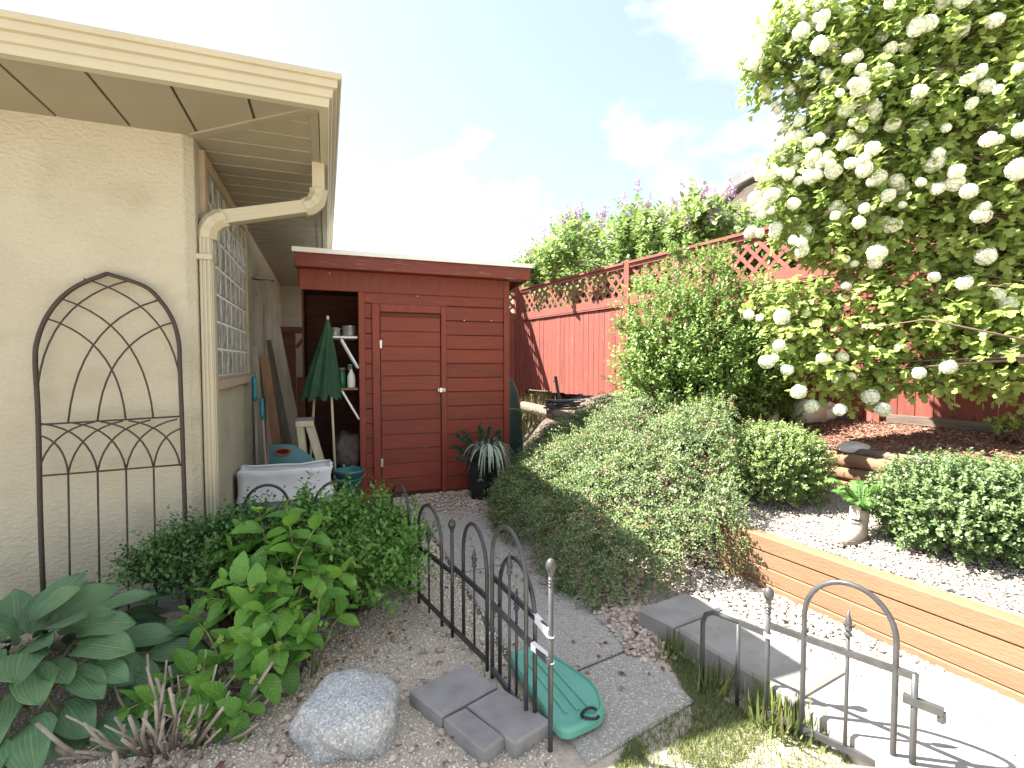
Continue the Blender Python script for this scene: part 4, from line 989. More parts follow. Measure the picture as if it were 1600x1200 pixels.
near(MB().lathe([(.036, 0), (.040, .008), (.040, .10), (.034, .135), (.016, .175), (.013, .195)], (p[0], SY + .10, 1.1905), 16, sx=1, sy=.7).build('body', 'white_paint'), t)
near(MB().bbox((p[0] - .017, SY + .085, 1.386), (p[0] + .013, SY + .115, 1.412)).bbox((p[0] - .033, SY + .09, 1.412), (p[0] + .016, SY + .11, 1.438)).bar((p[0] - .022, SY + .10, 1.41), (p[0] - .030, SY + .10, 1.375), .008, .01).build('trigger', 'green_jar'), t)
# bags and bucket at the foot of the bay
lumpy('sack', 'bag_grey', 'slumped dark grey brown sack beside the shed corner post', 'sack', (.215, 5.62, .50), (.16, .15, .19), 21, 4, .35)
lumpy('sack', 'bag_grey', 'lower crumpled dark sack resting on the ground in the bay', 'sack', (.19, 5.5, .17), (.15, .15, .19), 27, 4, .35)
t = thing('bucket', 'dark teal bucket behind the white storage bin', 'bucket', (.19, 5.0, 0))
near(MB().lathe([(.10, 0), (.13, .40), (.142, .40), (.142, .425), (.128, .425), (.1, .05)], (.19, 5.02, 0), 18).build('body', 'bin_teal'), t)
near(MB().tube([(.19 + .14 * math.cos(q), 4.90 - .02 * math.sin(q), .40 + .06 * math.sin(q) * -1) for q in np.linspace(0, 3.14, 12)], .005, 6).build('handle', 'teal_handle'), t)
# dark side gate far behind, with brace
t = thing('side_gate', 'dark wooden gate frame with diagonal brace behind the shed', 'gate', (-.4, 8.8, 0))
near(MB().bbox((-.69, 8.8, 0), (-.46, 8.86, 2.0)).build('gate_board', 'plywood_dark'), t)
near(MB().bbox((-.69, 8.78, 1.93), (.2, 8.85, 2.03)).build('top_rail', 'plywood_dark'), t)
near(MB().bar((-.45, 8.82, 1.70), (-.25, 8.82, 1.95), .05, .05).build('brace', 'plywood_dark'), t)
near(MB().bbox((-.45, 8.8, 0), (.2, 8.84, 1.22)).build('gate_board', 'plywood_dark'), t)

# ================================================================== behind the shed: covered barrel, log, hose, steel post
def cover(p, q): return None
mb = MB(); vs = []; nth = 28
for j, (r_, z) in enumerate(((.34, .0), (.33, .35), (.30, .75), (.24, 1.02), (.15, 1.18), (.03, 1.23))):
    for i in range(nth):
        a = 2 * math.pi * i / nth; k = 1 + .07 * math.sin(a * 7 + j) + .04 * math.sin(a * 3); vs.append((2.22 + r_ * k * math.cos(a) * .72, 6.25 + r_ * k * math.sin(a), .05 + z))
tag(mb.add(vs, [(j * nth + i, j * nth + (i + 1) % nth, (j + 1) * nth + (i + 1) % nth, (j + 1) * nth + i) for j in range(5) for i in range(nth)], True).build('covered_barrel', 'tarp'), 'tall object under a dark green tarp beside the shed wall', 'cover')
la, lb_ = G(818, 634, .74), G(905, 660, .74)
tag(MB().tube([la, lerp(la, lb_, .5) + np.array([0, 0, .01]), lb_], [.075, .085, .08], 12).build('log', 'old_timber'), 'weathered round log edging the bank below the red fence', 'log')
hc = G(882, 636, .84); t = thing('garden_hose', 'dark garden hose coiled loosely on the bank near the fence', 'hose', tuple(hc))
near(MB().tube([(hc[0] + (.20 + .05 * math.sin(q * .31)) * math.cos(q) * 1.25, hc[1] + (.16 + .03 * math.sin(q * .47)) * math.sin(q), hc[2] - .02 + .012 * q / 3 + .01 * math.sin(q * 2.3)) for q in np.linspace(0, 30, 160)], .013, 6).build('coil', 'hose'), t)
pa, pb_ = G(876, 628, .80), None
pb_ = atD(868, 588, float(np.dot(pa - np.array([0, 0, CAMH]), _f)))
t = thing('steel_stake', 'short dark steel stake leaning in front of the red fence', 'stake', tuple(pa))
near(MB().bar(pa - np.array([0, 0, .1]), pb_, .055, .045).build('shaft', 'hose'), t)
pm = lerp(pa, pb_, .80); near(MB().tube([pm, pm + np.array([-.055, .0, .01])], .014, 8).build('lug', 'hose'), t)

# ================================================================== pot with trailing plant by the shed
pc_ = (1.55, 5.04)
pot = thing('plant_pot', 'tall black six sided pot with plants beside the shed door', 'pot', (*pc_, 0))
mb = MB(); vs = []
for (r_, z) in ((.145, .0), (.15, .02), (.195, .40), (.205, .40), (.205, .43), (.185, .43), (.175, .38)):
    vs += [(pc_[0] + r_ * math.cos(math.pi / 3 * i + .35), pc_[1] + r_ * math.sin(math.pi / 3 * i + .35), z) for i in range(6)]
mb.add(vs, [(j * 6 + i, j * 6 + (i + 1) % 6, (j + 1) * 6 + (i + 1) % 6, (j + 1) * 6 + i) for j in range(6) for i in range(6)] + [tuple(range(5, -1, -1))])
near(mb.build('shell', 'pot_black'), pot)
near(MB().lathe([(.17, 0), (.10, .01)], (*pc_, .385), 12).build('soil', 'soil'), pot)
sp = thing('spider_plant', 'striped spider plant with drooping pale leaves in the black pot', 'plant', (pc_[0] + .03, pc_[1] - .04, .39))
def ribbon(pts, ws, name, mat, parent, fold=.25):
    mb = MB(); vs = []; pts = [Vector(p) for p in pts]
    for i, p in enumerate(pts):
        d = (pts[min(i + 1, len(pts) - 1)] - pts[max(0, i - 1)]).normalized(); s_ = d.cross(Vector((0, 0, 1)))
        if s_.length < 1e-3: s_ = Vector((1, 0, 0))
        s_.normalize(); u = s_.cross(d); vs += [p - s_ * ws[i] + u * ws[i] * fold, p, p + s_ * ws[i] + u * ws[i] * fold]
    fs = []
    for i in range(len(pts) - 1):
        for k in (0, 1): fs.append((i * 3 + k, i * 3 + k + 1, (i + 1) * 3 + k + 1, (i + 1) * 3 + k))
    return near(mb.add(vs, fs, True).build(name, mat), parent)
for k in range(70):
    a = random.uniform(0, 6.28); L_ = random.uniform(.16, .27); rise = random.uniform(.06, .16); drop = random.uniform(.10, .34)
    c = Vector((pc_[0] + .04 + .02 * math.cos(a), pc_[1] - .05 + .02 * math.sin(a), .46)); pts = []
    for t_ in np.linspace(0, 1, 7): pts.append(c + Vector((math.cos(a) * L_ * t_ ** .8, math.sin(a) * L_ * t_ ** .8, .10 * (1 - abs(1 - 2 * t_)) * 0 + rise * math.sin(min(t_ * 2.4, 2.2)) - drop * t_ ** 2.6 + .06 * min(1, t_ * 3))))
    ribbon(pts, [.005, .008, .009, .009, .008, .006, .001], 'leaf', 'leaf_spider', sp)
for k in range(9):
    a = random.uniform(3.4, 6.1); c = Vector((pc_[0] + .05 + .22 * math.cos(a), pc_[1] - .05 + .20 * math.sin(a), random.uniform(.20, .34)))
    near(MB().tube([(pc_[0] + .04 + .17 * math.cos(a), pc_[1] - .05 + .17 * math.sin(a), .47), c + Vector((0, 0, .05)), c], .0022, 4).build('runner', 'leaf_spider'), sp)
    for q in range(5):
        b3 = a + q * 1.25; ribbon([c, c + Vector((.02 * math.cos(b3), .02 * math.sin(b3), .012)), c + Vector((.045 * math.cos(b3), .045 * math.sin(b3), -.004))], [.003, .005, .001], 'leaf', 'leaf_spider', sp)
ju = thing('juniper', 'small blue green juniper fronds rising from the black pot', 'plant', (pc_[0] - .05, pc_[1] + .05, .39))
for (dx, dz, tilt) in ((-.30, .16, 0), (-.24, .27, 0), (-.13, .22, 0), (-.02, .36, 0), (.03, .30, 0), (.16, .30, 0), (.22, .24, 0), (.10, .33, 0), (-.20, .10, 0), (-.17, .30, 0), (.2, .16, 0), (-.26, .04, 0)):
    c0 = Vector((pc_[0] - .02, pc_[1] + .03, .42)); c1 = c0 + Vector((dx, random.uniform(-.12, .08), dz)); n_ = 130
    t_ = np.sqrt(rng.random(n_)) ; base = np.array(c0)[None] + (np.array(c1) - np.array(c0))[None] * t_[:, None]
    dd = unit(np.array([np.array(c1) - np.array(c0)])) ; off = rdir(n_); off -= dd * (off @ dd.T)
    ax = dd * .9 + off * .75
    o = scatter('frond', 'leaf_juniper', ju, base, ax, rdir(n_), rng.uniform(.035, .075, n_), (np.array([(0, .07, 0), (1, 0, .0), (0, -.07, 0), (.4, 0, .10)]), [(0, 1, 3), (3, 1, 2)])); del o['kind']

# ================================================================== boot planter with fern, ornaments
bt_ = thing('boot_planter', 'worn pale leather boot used as planter on the gravel terrace', 'boot', (3.0, 2.06, .36))
bz = .382; bo = Vector((3.02, 2.08, bz)); ba = Vector((-.975, -.22, 0)) * 1.15; bs = Vector((-.22, .975, 0)) * 1.12
secs = [(-.085, .030, .022, .0, .20, 0), ]
def bloop(x, hw, z, top): return None
mb = MB(); n = 14; vs = []
# cross-sections stacked from sole to collar: centre along toe axis, half length, half width, height
for (cx, hl, hw, z) in ((.035, .128, .046, .012), (.036, .128, .048, .028), (.030, .122, .047, .050), (.012, .100, .044, .072), (-.012, .074, .042, .094), (-.026, .058, .041, .120), (-.030, .054, .042, .150), (-.030, .056, .044, .172), (-.030, .050, .038, .170), (-.03, .046, .034, .13)):
    for i in range(n):
        a = 2 * math.pi * i / n; ca, sa = math.cos(a), math.sin(a); p = bo + ba * (cx + hl * ca * (1 if ca > 0 else .9)) + bs * (hw * sa * (1 - .12 * ca * ca)) + Vector((0, 0, z + (.012 * max(0, ca) if z > .15 else 0) - (.012 * max(0, ca) ** 2 if .04 < z < .08 else 0))); vs.append(p)
near(mb.add(vs, [(j * n + i, j * n + (i + 1) % n, (j + 1) * n + (i + 1) % n, (j + 1) * n + i) for j in range(9) for i in range(n)] + [tuple(range(9 * n, 10 * n))], True).build('upper', 'boot_leather'), bt_)
mb = MB(); vs = []
for (k, z) in ((1.04, -.005), (1.06, .004), (1.05, .020), (.96, .021)):
    for i in range(n):
        a = 2 * math.pi * i / n; ca, sa = math.cos(a), math.sin(a); vs.append(bo + ba * (.035 + .130 * k * ca * (1 if ca > 0 else .9)) + bs * (.049 * k * sa * (1 - .12 * ca * ca)) + Vector((0, 0, z)))
near(mb.add(vs, [(j * n + i, j * n + (i + 1) % n, (j + 1) * n + (i + 1) % n, (j + 1) * n + i) for j in range(3) for i in range(n)] + [tuple(range(n))]).build('sole', 'boot_sole'), bt_)
for k in range(5):
    x = .066 - k * .016 - .01 * (k > 2); z = .078 + k * .019; w = .026
    near(MB().tube([bo + ba * (x - .012) + bs * w + V(0, 0, z), bo + ba * (x + .012) + V(0, 0, z + .010), bo + ba * (x - .012) - bs * w + V(0, 0, z + .004)], .0036, 6).build('lace', 'lace'), bt_)
mb = MB(); tg = [bo + ba * (.03 + .0 * q) + bs * q + V(0, 0, .195 + .012 * math.cos(q * 40)) for q in (-.028, -.014, 0, .014, .028)]; tl = [bo + ba * .045 + bs * q + V(0, 0, .13) for q in (-.024, -.012, 0, .012, .024)]
near(mb.add(tg + tl, [(i, i + 1, i + 6, i + 5) for i in range(4)], True).build('tongue', 'boot_leather'), bt_)
fern = thing('fern', 'bright green fern growing out of the leather boot', 'fern', tuple(bo + ba * -.03 + V(0, 0, .15)))
for k in range(15):
    a = k * 2.4 + .4; L_ = random.uniform(.16, .25); c = bo + ba * -.03 + V(0, 0, .15); hz = random.uniform(.08, .20)
    pts = [c + V(math.cos(a) * L_ * .85 * t_, math.sin(a) * L_ * .85 * t_, hz * math.sin(t_ * 2.0) * 1.05) for t_ in np.linspace(0, 1, 12)]
    mb = MB().tube(pts, [.003] * 6 + [.002] * 6, 4)
    for i in range(1, 12):
        d = (pts[i] - pts[i - 1]).normalized(); s_ = d.cross(V(0, 0, 1)).normalized(); w = .052 * math.sin(math.pi * (.16 + .8 * i / 12)) + .004
        for sg in (-1, 1):
            for sub in (0, .5):
                p = pts[i - 1] + (pts[i] - pts[i - 1]) * sub; tip = p + (s_ * sg * .95 + d * .45) * w + V(0, 0, -.010 - .006 * random.random()); mdl = (p + tip) / 2
                mb.add([p, mdl + d * w * .17, tip, mdl - d * w * .17], [(0, 1, 2), (0, 2, 3)])
    near(mb.build('frond', 'leaf_fern'), fern)
# white ceramic animal on the mulch
oc = Vector((4.50, 3.64, .86)); dr = Vector((.94, -.34, 0)); t = thing('garden_ornament', 'white ceramic pig ornament resting on the red mulch', 'ornament', (oc.x, oc.y, .80))
def blob(c, r_, name, parent, mat='ceramic', rot=0):
    import bmesh
    bm = bmesh.new(); bmesh.ops.create_uvsphere(bm, u_segments=20, v_segments=12, radius=1)
    for v in bm.verts: v.co = Vector((v.co.x * r_[0] * (1 + .12 * v.co.x), v.co.y * r_[1], v.co.z * r_[2]))
    me = bpy.data.meshes.new(name); bm.to_mesh(me); bm.free(); me.polygons.foreach_set('use_smooth', [True] * len(me.polygons)); me.transform(Matrix.Translation(c) @ Matrix.Rotation(rot, 4, 'Z'))
    return near(obj(name, me, mat), parent)
az = math.atan2(dr.y, dr.x)
blob(oc + V(0, 0, .10), (.175, .13, .135), 'body', t, rot=az); blob(oc + dr * .20 + V(0, 0, .085), (.095, .085, .088), 'head', t, rot=az); blob(oc + dr * .29 + V(0, 0, .075), (.035, .04, .036), 'snout', t, rot=az)
for sg in (-1, 1):
    s_ = Vector((-dr.y, dr.x, 0)) * sg
    near(MB().tube([oc + dr * .17 + s_ * .04 + V(0, 0, .15), oc + dr * .20 + s_ * .065 + V(0, 0, .19), oc + dr * .24 + s_ * .075 + V(0, 0, .18)], [.035, .026, .004], 8).build('ear', 'ceramic'), t)
    for q in (-.10, .12): near(MB().tube([oc + dr * q + s_ * .06 + V(0, 0, .02), oc + dr * q + s_ * .065 + V(0, 0, -.075)], [.04, .034], 8).build('leg', 'ceramic'), t)
oc2 = oc - dr * .32 + V(0, .02, -.02); t = thing('garden_ornament', 'little white ornament with two pointed ears behind the boxwood', 'ornament', (oc2.x, oc2.y, .8))
blob(oc2 + V(0, 0, .06), (.06, .05, .085), 'body', t)
for sg in (-1, 1): near(MB().tube([oc2 + dr * .03 * sg + V(0, 0, .12), oc2 + dr * .05 * sg + V(0, 0, .21)], [.026, .006], 8).build('ear', 'ceramic'), t)

# ================================================================== plants
def branch_mesh(name, mat, parent, segs, n=5):
    mb = MB()
    for pts, r_ in segs: mb.tube(pts, r_, n)
    return stuff(near(mb.build(name, mat), parent))

def leaf_mesh(name, mat, L=1.0, W=.30, nu=9, nv=4, tip=1.0, heart=.0, curl=.15, cup=.12, veins=6, vd=.012, wave=.0, serr=0.0):
    """broad leaf along +X, midrib at y=0, face +Z, with ribbed veins"""
    vs = []; fs = []
    for i in range(nu + 1):
        u = i / nu; w = W * (math.sin(math.pi * min(1, u ** .75 * 1.0)) ** .85 + .0) if u < 1 else 0
        w = W * (u ** .52) * (1 - u) ** .82 * 2.15
        back = heart * (1 - u) ** 6
        for j in range(-nv, nv + 1):
            v = j / nv; y = w * v * (1 + (serr * ((i % 2) * 2 - 1) if abs(j) == nv else 0))
            x = u - back * abs(v) * .5 - .02 * abs(v)
            z = cup * abs(v) ** 1.5 * w / W - curl * u * u + vd * math.cos((u * veins + abs(v) * .9) * 2 * math.pi) * (abs(v) > .05) * min(1, w / W * 2) + wave * math.sin(u * 9 + v * 2) * abs(v)
            vs.append((x * L, y * L, z * L))
    m_ = 2 * nv + 1
    for i in range(nu):
        for j in range(m_ - 1): fs.append((i * m_ + j, (i + 1) * m_ + j, (i + 1) * m_ + j + 1, i * m_ + j + 1))
    me = MB().add(vs, fs, True).mesh(name); me.materials.append(MATS[mat])
    at = me.attributes.new('lu', 'FLOAT', 'POINT'); at.data.foreach_set('value', np.repeat(np.arange(nu + 1) / nu, m_).astype(np.float32))
    at = me.attributes.new('lv', 'FLOAT', 'POINT'); at.data.foreach_set('value', np.tile(np.arange(-nv, nv + 1) / nv, nu + 1).astype(np.float32))
    return me
def frame(p, ax, up):
    ax = Vector(ax).normalized(); up = Vector(up); y = up.cross(ax)
    if y.length < 1e-4: y = Vector((0, 1, 0)).cross(ax)
    y.normalize(); z = ax.cross(y)
    return Matrix(((ax.x, y.x, z.x, p[0]), (ax.y, y.y, z.y, p[1]), (ax.z, y.z, z.z, p[2]), (0, 0, 0, 1)))

# ---- hosta
ho = thing('hosta', 'hosta with large blue green leaves at the stucco wall', 'plant', (-1.22, 2.72, 0))
hm = [leaf_mesh('leaf', 'leaf_hosta', 1, .31 + .03 * k, 12, 5, heart=.16, curl=.10 + .10 * k, cup=.10 - .05 * k, veins=0, vd=0, wave=.02 + .012 * k) for k in range(3)]
for m_ in hm:   # ribs along the leaf, as hosta veins run
    for v in m_.vertices:
        x, y, z = v.co; v.co.z = z + .0065 * math.cos(abs(y) * 110) * (1 - x) * (x > .03)
hc_ = np.array([-1.24, 2.68])
k = 0
for ring, (n_, r0, zt, el, L_) in enumerate(((24, .42, .09, -.26, .22), (24, .36, .15, -.16, .23), (22, .29, .21, -.04, .23), (18, .21, .27, .15, .23), (13, .12, .31, .45, .22), (7, .05, .33, .85, .21))):
    for i in range(n_):
        a = 2 * math.pi * (i + .5 * ring + random.uniform(-.25, .25)) / n_
        r_ = r0 * random.uniform(.8, 1.15); Lx = L_ * random.uniform(.82, 1.18)
        p = Vector((hc_[0] + r_ * math.cos(a) * 1.25, hc_[1] + r_ * math.sin(a), zt + random.uniform(-.05, .05)))
        if p.y > 3.22: p.y = 3.16
        e_ = el + random.uniform(-.2, .2); d = Vector((math.cos(a) * math.cos(e_), math.sin(a) * math.cos(e_), math.sin(e_)))
        if p.y + d.y * Lx > 3.31: d.y = (3.31 - p.y) / Lx; d.z = abs(d.z) + .3
        up = Vector((math.cos(a) * .35 + random.uniform(-.3, .3), math.sin(a) * .35 - .25 + random.uniform(-.3, .3), 1))
        o = inst('leaf', hm[k % 3], ho, frame(p, d, up) @ Matrix.Diagonal((Lx, Lx, Lx, 1))); k += 1
        if ring == 0 and i % 4 == 0:
            near(MB().tube([(hc_[0] + .05 * math.cos(a), hc_[1] + .05 * math.sin(a), 0), lerp((*hc_, 0), tuple(p), .55) + np.array([0, 0, .10]), tuple(p)], [.010, .008, .006], 5).build('leaf_stalk', 'stem_green'), ho)

# ---- hydrangea: stout stems, opposite broad leaves, young flower buds
hy = thing('hydrangea', 'bright green broad leaved hydrangea with small yellowish buds', 'plant', (-.22, 2.50, 0))
ym = [leaf_mesh('leaf', 'leaf_hydrangea', 1, .33 + .03 * k, 10, 3, curl=.12 + .1 * k, cup=.10, veins=5.5, vd=.010, wave=.015, serr=.05) for k in range(3)]
budm = MB()
for i in range(26):
    a = i * 2.4; r_ = .018 * math.sqrt(i / 26); budm.lathe([(.001, -.004), (.0045, 0), (.001, .004)], (r_ * math.cos(a), r_ * math.sin(a), .010 - r_ * .4 + .003 * (i % 2)), 5)
budm = budm.mesh('flower_bud'); budm.materials.append(MATS['bud'])
tips = [(405, 800, 2.62), (448, 792, 2.6), (500, 812, 2.55), (470, 845, 2.5), (420, 850, 2.5), (520, 850, 2.55), (548, 885, 2.5), (490, 890, 2.4), (440, 905, 2.35), (385, 890, 2.45), (375, 945, 2.25), (420, 960, 2.2), (460, 950, 2.3), (510, 925, 2.4), (395, 1000, 2.1), (435, 1010, 2.15), (330, 935, 2.35), (295, 955, 2.35),
        (350, 1000, 2.15), (475, 990, 2.25), (345, 1110, 1.95), (300, 1125, 1.95), (255, 1065, 2.1), (235, 1150, 1.95), (400, 1060, 2.05), (445, 1045, 2.15), (355, 850, 2.6), (320, 1040, 2.1), (365, 1160, 1.9), (200, 1180, 1.95), (300, 1185, 1.85), (540, 950, 2.45), (380, 830, 2.65), (400, 920, 2.3), (350, 905, 2.35)]
for i, (px, py, dd) in enumerate(tips):
    tpos = Vector(atD(px, py, dd)); tpos.z = max(tpos.z, .10)
    base = Vector((-.22 + .10 * math.sin(i * 2.1) + (tpos.x + .22) * .25, 2.50 + .08 * math.cos(i * 1.7) + (tpos.y - 2.5) * .25, 0))
    m1 = base.lerp(tpos, .55) + V(0, 0, .05 + .10 * (tpos.z > .3))
    near(MB().tube([base, m1, tpos], [.006, .0045, .003], 6).build('stem', 'stem_green' if i % 3 else 'stem_brown'), hy)
    d = (tpos - m1).normalized()
    for w in range(4 if tpos.z > .25 else 3):
        pp_ = tpos.lerp(m1, w * .26); a0 = w * math.pi / 2 + i
        L_ = (.06, .115, .135, .125)[w] * random.uniform(.85, 1.15)
        s1 = d.orthogonal().normalized(); s2 = d.cross(s1)
        for sg in (0, math.pi):
            q = s1 * math.cos(a0 + sg) + s2 * math.sin(a0 + sg); ax = q + d * (.75 - .22 * w) + V(0, 0, .05 - .08 * w)
            inst('leaf', ym[(i + w) % 3], hy, frame(pp_, ax, V(random.uniform(-.3, .3), random.uniform(-.45, .1), 1)) @ Matrix.Diagonal((L_, L_, L_, 1)))
    if i % 3 == 0: inst('flower_bud', budm, hy, frame(tpos + d * .012, d.orthogonal(), d))

# ---- fine-leaved green shrubs behind it
def shrub_points(n, c, r_, lump=.16, f=5.0, seed=1.0, zmin=-.2, jit=.10):
    d = rdir(int(n * 1.6)); d = d[d[:, 2] > zmin][:n]
    k = 1 + lump * lumps(d * np.array(r_)[None], f / max(r_), seed) + rng.normal(0, jit * .4, len(d))
    return np.array(c)[None] + d * np.array(r_)[None] * k[:, None], d
def shrub(name, label, cat, base, blobs, mat, leaf, tmpl, nl, L, n_sh, stem='stem_brown', lump=.2, f=6, up=.6, var_out=True, zmin=-.25, inner=.35, group=None, spread=.8, ground=None):
    t = thing(name, label, cat, base, group)
    PP, AA, NN, VV = [], [], [], []; stems = []
    for bi, (c, r_, w) in enumerate(blobs):
        n_ = int(n_sh * w); P_, d = shrub_points(n_, c, r_, lump, f, 1.3 + bi * 2.1, zmin)
        P_ = P_ - d * rng.uniform(0, L * .9, (len(d), 1))
        # a second, deeper layer so the crown has a body and dark gaps
        m_ = rng.random(len(P_)) < inner; P_[m_] = np.array(c)[None] + (P_[m_] - np.array(c)[None]) * rng.uniform(.55, .92, (m_.sum(), 1))
        sd = d * .8 + np.array([0, 0, up]) + rdir(len(d)) * .5
        P2, A2, N2 = twigs(P_, sd, L * rng.uniform(.7, 1.3, len(P_)), nl, spread)
        PP.append(P2); AA.append(A2); NN.append(N2)
        VV.append(np.tile(np.clip(.5 + .45 * lumps(P_, f * 1.3, 4.0) + rng.normal(0, .12, len(P_)), 0, 1), nl) * .6 + rng.random(len(P2)) * .4)
        for k in range(9):
            q = P_[rng.integers(len(P_))]; b0 = np.array([base[0] + rng.normal(0, .04), base[1] + rng.normal(0, .04), base[2]])
            stems.append(([b0, lerp(b0, q, .5) + rng.normal(0, .03, 3), q], [.011, .007, .003]))
    P_, A_, N_, V_ = map(np.concatenate, (PP, AA, NN, VV))
    keep = P_[:, 2] > base[2] + .005 if ground is None else P_[:, 2] > ground(P_)
    P_, A_, N_, V_ = P_[keep], A_[keep], N_[keep], V_[keep]
    branch_mesh('stems', stem, t, stems)
    scatter('foliage', mat, t, P_, A_, N_, leaf * rng.uniform(.65, 1.25, len(P_)), tmpl, V_)
    return t
shrub('potentilla', 'fine leaved light green shrub beside the iron fence', 'shrub', (.12, 3.02, 0),
      [((.17, 2.92, .21), (.34, .36, .23), 1.0), ((-.08, 3.15, .25), (.36, .32, .23), .8), ((.32, 3.20, .26), (.22, .30, .22), .5), ((.10, 3.30, .36), (.10, .13, .20), .20), ((-.14, 3.35, .36), (.09, .12, .22), .16), ((.30, 3.36, .34), (.10, .12, .18), .14), ((.0, 3.1, .42), (.07, .08, .16), .1)], 'leaf_potentilla', .034, LEAF, 9, .17, 800, f=12, lump=.40, up=.9)
shrub('potentilla', 'darker small leaved shrub against the downpipe corner', 'shrub', (-.50, 3.02, 0),
      [((-.55, 3.02, .30), (.26, .20, .26), .8), ((-.74, 3.04, .34), (.22, .16, .19), .5), ((-.42, 3.12, .36), (.22, .2, .24), .5)], 'leaf_potentilla_dark', .028, LEAF, 10, .13, 900, f=9, lump=.3, up=.7)

# ---- cut-back shrub: pale stubs
cs_ = thing('pruned_shrub', 'cut back shrub of bare pale stubs between hosta and hydrangea', 'shrub', (-.62, 2.25, 0))
for k in range(80):
    a = random.uniform(0, 6.28); r_ = random.uniform(.02, .26); tilt = r_ * 2.6 + random.uniform(-.2, .7); L_ = random.uniform(.07, .29)
    b0 = Vector((-.60 + r_ * math.cos(a) * 1.1, 2.22 + r_ * math.sin(a) * .9, 0)); d = Vector((math.cos(a) * math.sin(tilt), math.sin(a) * math.sin(tilt), max(.25, math.cos(tilt))))
    m1 = b0 + d * L_ * .5 + V(random.uniform(-.02, .02), random.uniform(-.02, .02), 0); e1 = b0 + d * L_
    w = random.uniform(.003, .0085)
    st = near(MB().tube([b0, m1, e1], [w * 1.2, w, w * .85], 6).build('stem', 'cut_stem'), cs_)
    if k % 2 == 0:
        q = rdir(1)[0]; st2 = MB().tube([m1, m1 + Vector(q) * .04 + d * .05], [w * .6, w * .4], 5).build('side_twig', 'cut_stem'); st2.parent = st

# ---- cotoneaster sprawling down the bank
def cot_h(x, y):
    """top of the foliage mat above z = 0"""
    px = 1.36 + .06 * np.abs(y - 3.6) + np.where(y > 4.4, .46 * (y - 4.4), 0)
    e = np.clip((x - px) / 1.5, 0, 1)
    h = .10 + .92 * e ** .60
    fr_ = np.clip((y - (2.40 + .05 * np.sin(x * 5))) / .70, 0, 1) ** .42
    bk = 1 - .40 * sstep(y, 5.2, 6.2)
    return h * (.12 + .88 * fr_) * bk
n_ = 21000
Q = np.column_stack([rng.uniform(1.34, 3.75, n_), rng.uniform(2.36, 6.3, n_)])
edge = 1.36 + .06 * np.abs(Q[:, 1] - 3.6) + np.where(Q[:, 1] > 4.4, .46 * (Q[:, 1] - 4.4), 0) + .07 * np.sin(Q[:, 1] * 6) + .04 * np.sin(Q[:, 1] * 17)
fre = 2.56 + .07 * np.sin(Q[:, 0] * 9) + .12 * np.sin(Q[:, 0] * 3.1) + 0 - .24 * sstep(Q[:, 0], 2.0, 2.3)
keep = (Q[:, 0] > edge) & (Q[:, 1] > fre) & ~((Q[:, 0] > 2.60) & (Q[:, 1] < 2.60 + (Q[:, 0] - 2.56) * 1.15)) & (Q[:, 0] < 3.75 - .25 * np.clip(Q[:, 1] - 4.8, 0, 2))
Q = Q[keep]
h = cot_h(Q[:, 0], Q[:, 1])
Pq = np.column_stack([Q, h])
h = h * (1 + .17 * lumps(Pq, 3.4, 2.0)) + .085 * lumps(Pq, 8.5, 5.0) + .04 * lumps(Pq, 21, 1.0)
e = .02; gx = (cot_h(Q[:, 0] + e, Q[:, 1]) - cot_h(Q[:, 0] - e, Q[:, 1])) / (2 * e); gy = (cot_h(Q[:, 0], Q[:, 1] + e) - cot_h(Q[:, 0], Q[:, 1] - e)) / (2 * e)
nrm = unit(np.column_stack([-gx, -gy, np.ones(len(Q))]))
depth = rng.random(len(Q)) ** 2 * .26
Pq = np.column_stack([Q, np.maximum(h - depth, .02)])
down = np.column_stack([-gx, -gy, -(gx ** 2 + gy ** 2)]); down = unit(down + 1e-3)
sd = nrm * .45 + down * .55 + rdir(len(Q)) * .55
cot = thing('cotoneaster', 'sprawling small leaved cotoneaster mound spilling over the bank', 'shrub', (2.9, 4.0, .5))
L_ = rng.uniform(.08, .17, len(Q))
P2, A2, N2 = twigs(Pq, sd, L_, 11, .9, .35, .7)
V2 = np.tile(np.clip(.5 + .55 * lumps(Pq, 9, 3.0) + rng.normal(0, .18, len(Q)), 0, .9), 11) * .7 + rng.random(len(P2)) * .28
V2[np.tile(rng.random(len(Q)) < .09, 11) & (rng.random(len(P2)) < .6)] = .99      # reddish young shoots
ok = P2[:, 2] > .012
scatter('foliage', 'leaf_cotoneaster', cot, P2[ok], A2[ok], N2[ok], rng.uniform(.014, .026, ok.sum()), LEAF, V2[ok])
segs = []
for k in range(260):
    i = rng.integers(len(Q)); q = Pq[i]; b0 = q - sd[i] * .12 - np.array([0, 0, .05]); b0[2] = max(b0[2], .01)
    segs.append(([b0, q, q + sd[i] * L_[i]], [.004, .003, .0012]))
for k in range(70):   # long arching wands near the shed and along the edge
    i = rng.integers(len(Q)); q = Pq[i]; o_ = unit(np.array([[-.8 - rng.random(), rng.normal(0, .5), .5]]))[0]
    segs.append(([q, q + o_ * .12 + np.array([0, 0, .03]), q + o_ * .24], [.003, .002, .001]))
branch_mesh('stems', 'stem_brown', cot, segs, 4)
n_b = 900; ii = rng.integers(0, len(P2), n_b); scatter('berries', 'berry', cot, P2[ii] + rng.normal(0, .008, (n_b, 3)), rdir(n_b), rdir(n_b), .008, OCTA)
top_i = rng.choice(np.where(depth < .03)[0], 190, replace=False)
sd2 = unit(nrm[top_i] * .7 + down[top_i] * .5 + rdir(190) * .6); L2 = rng.uniform(.16, .34, 190)
P3_, A3_, N3_ = twigs(Pq[top_i], sd2, L2, 16, .9, .5, .6)
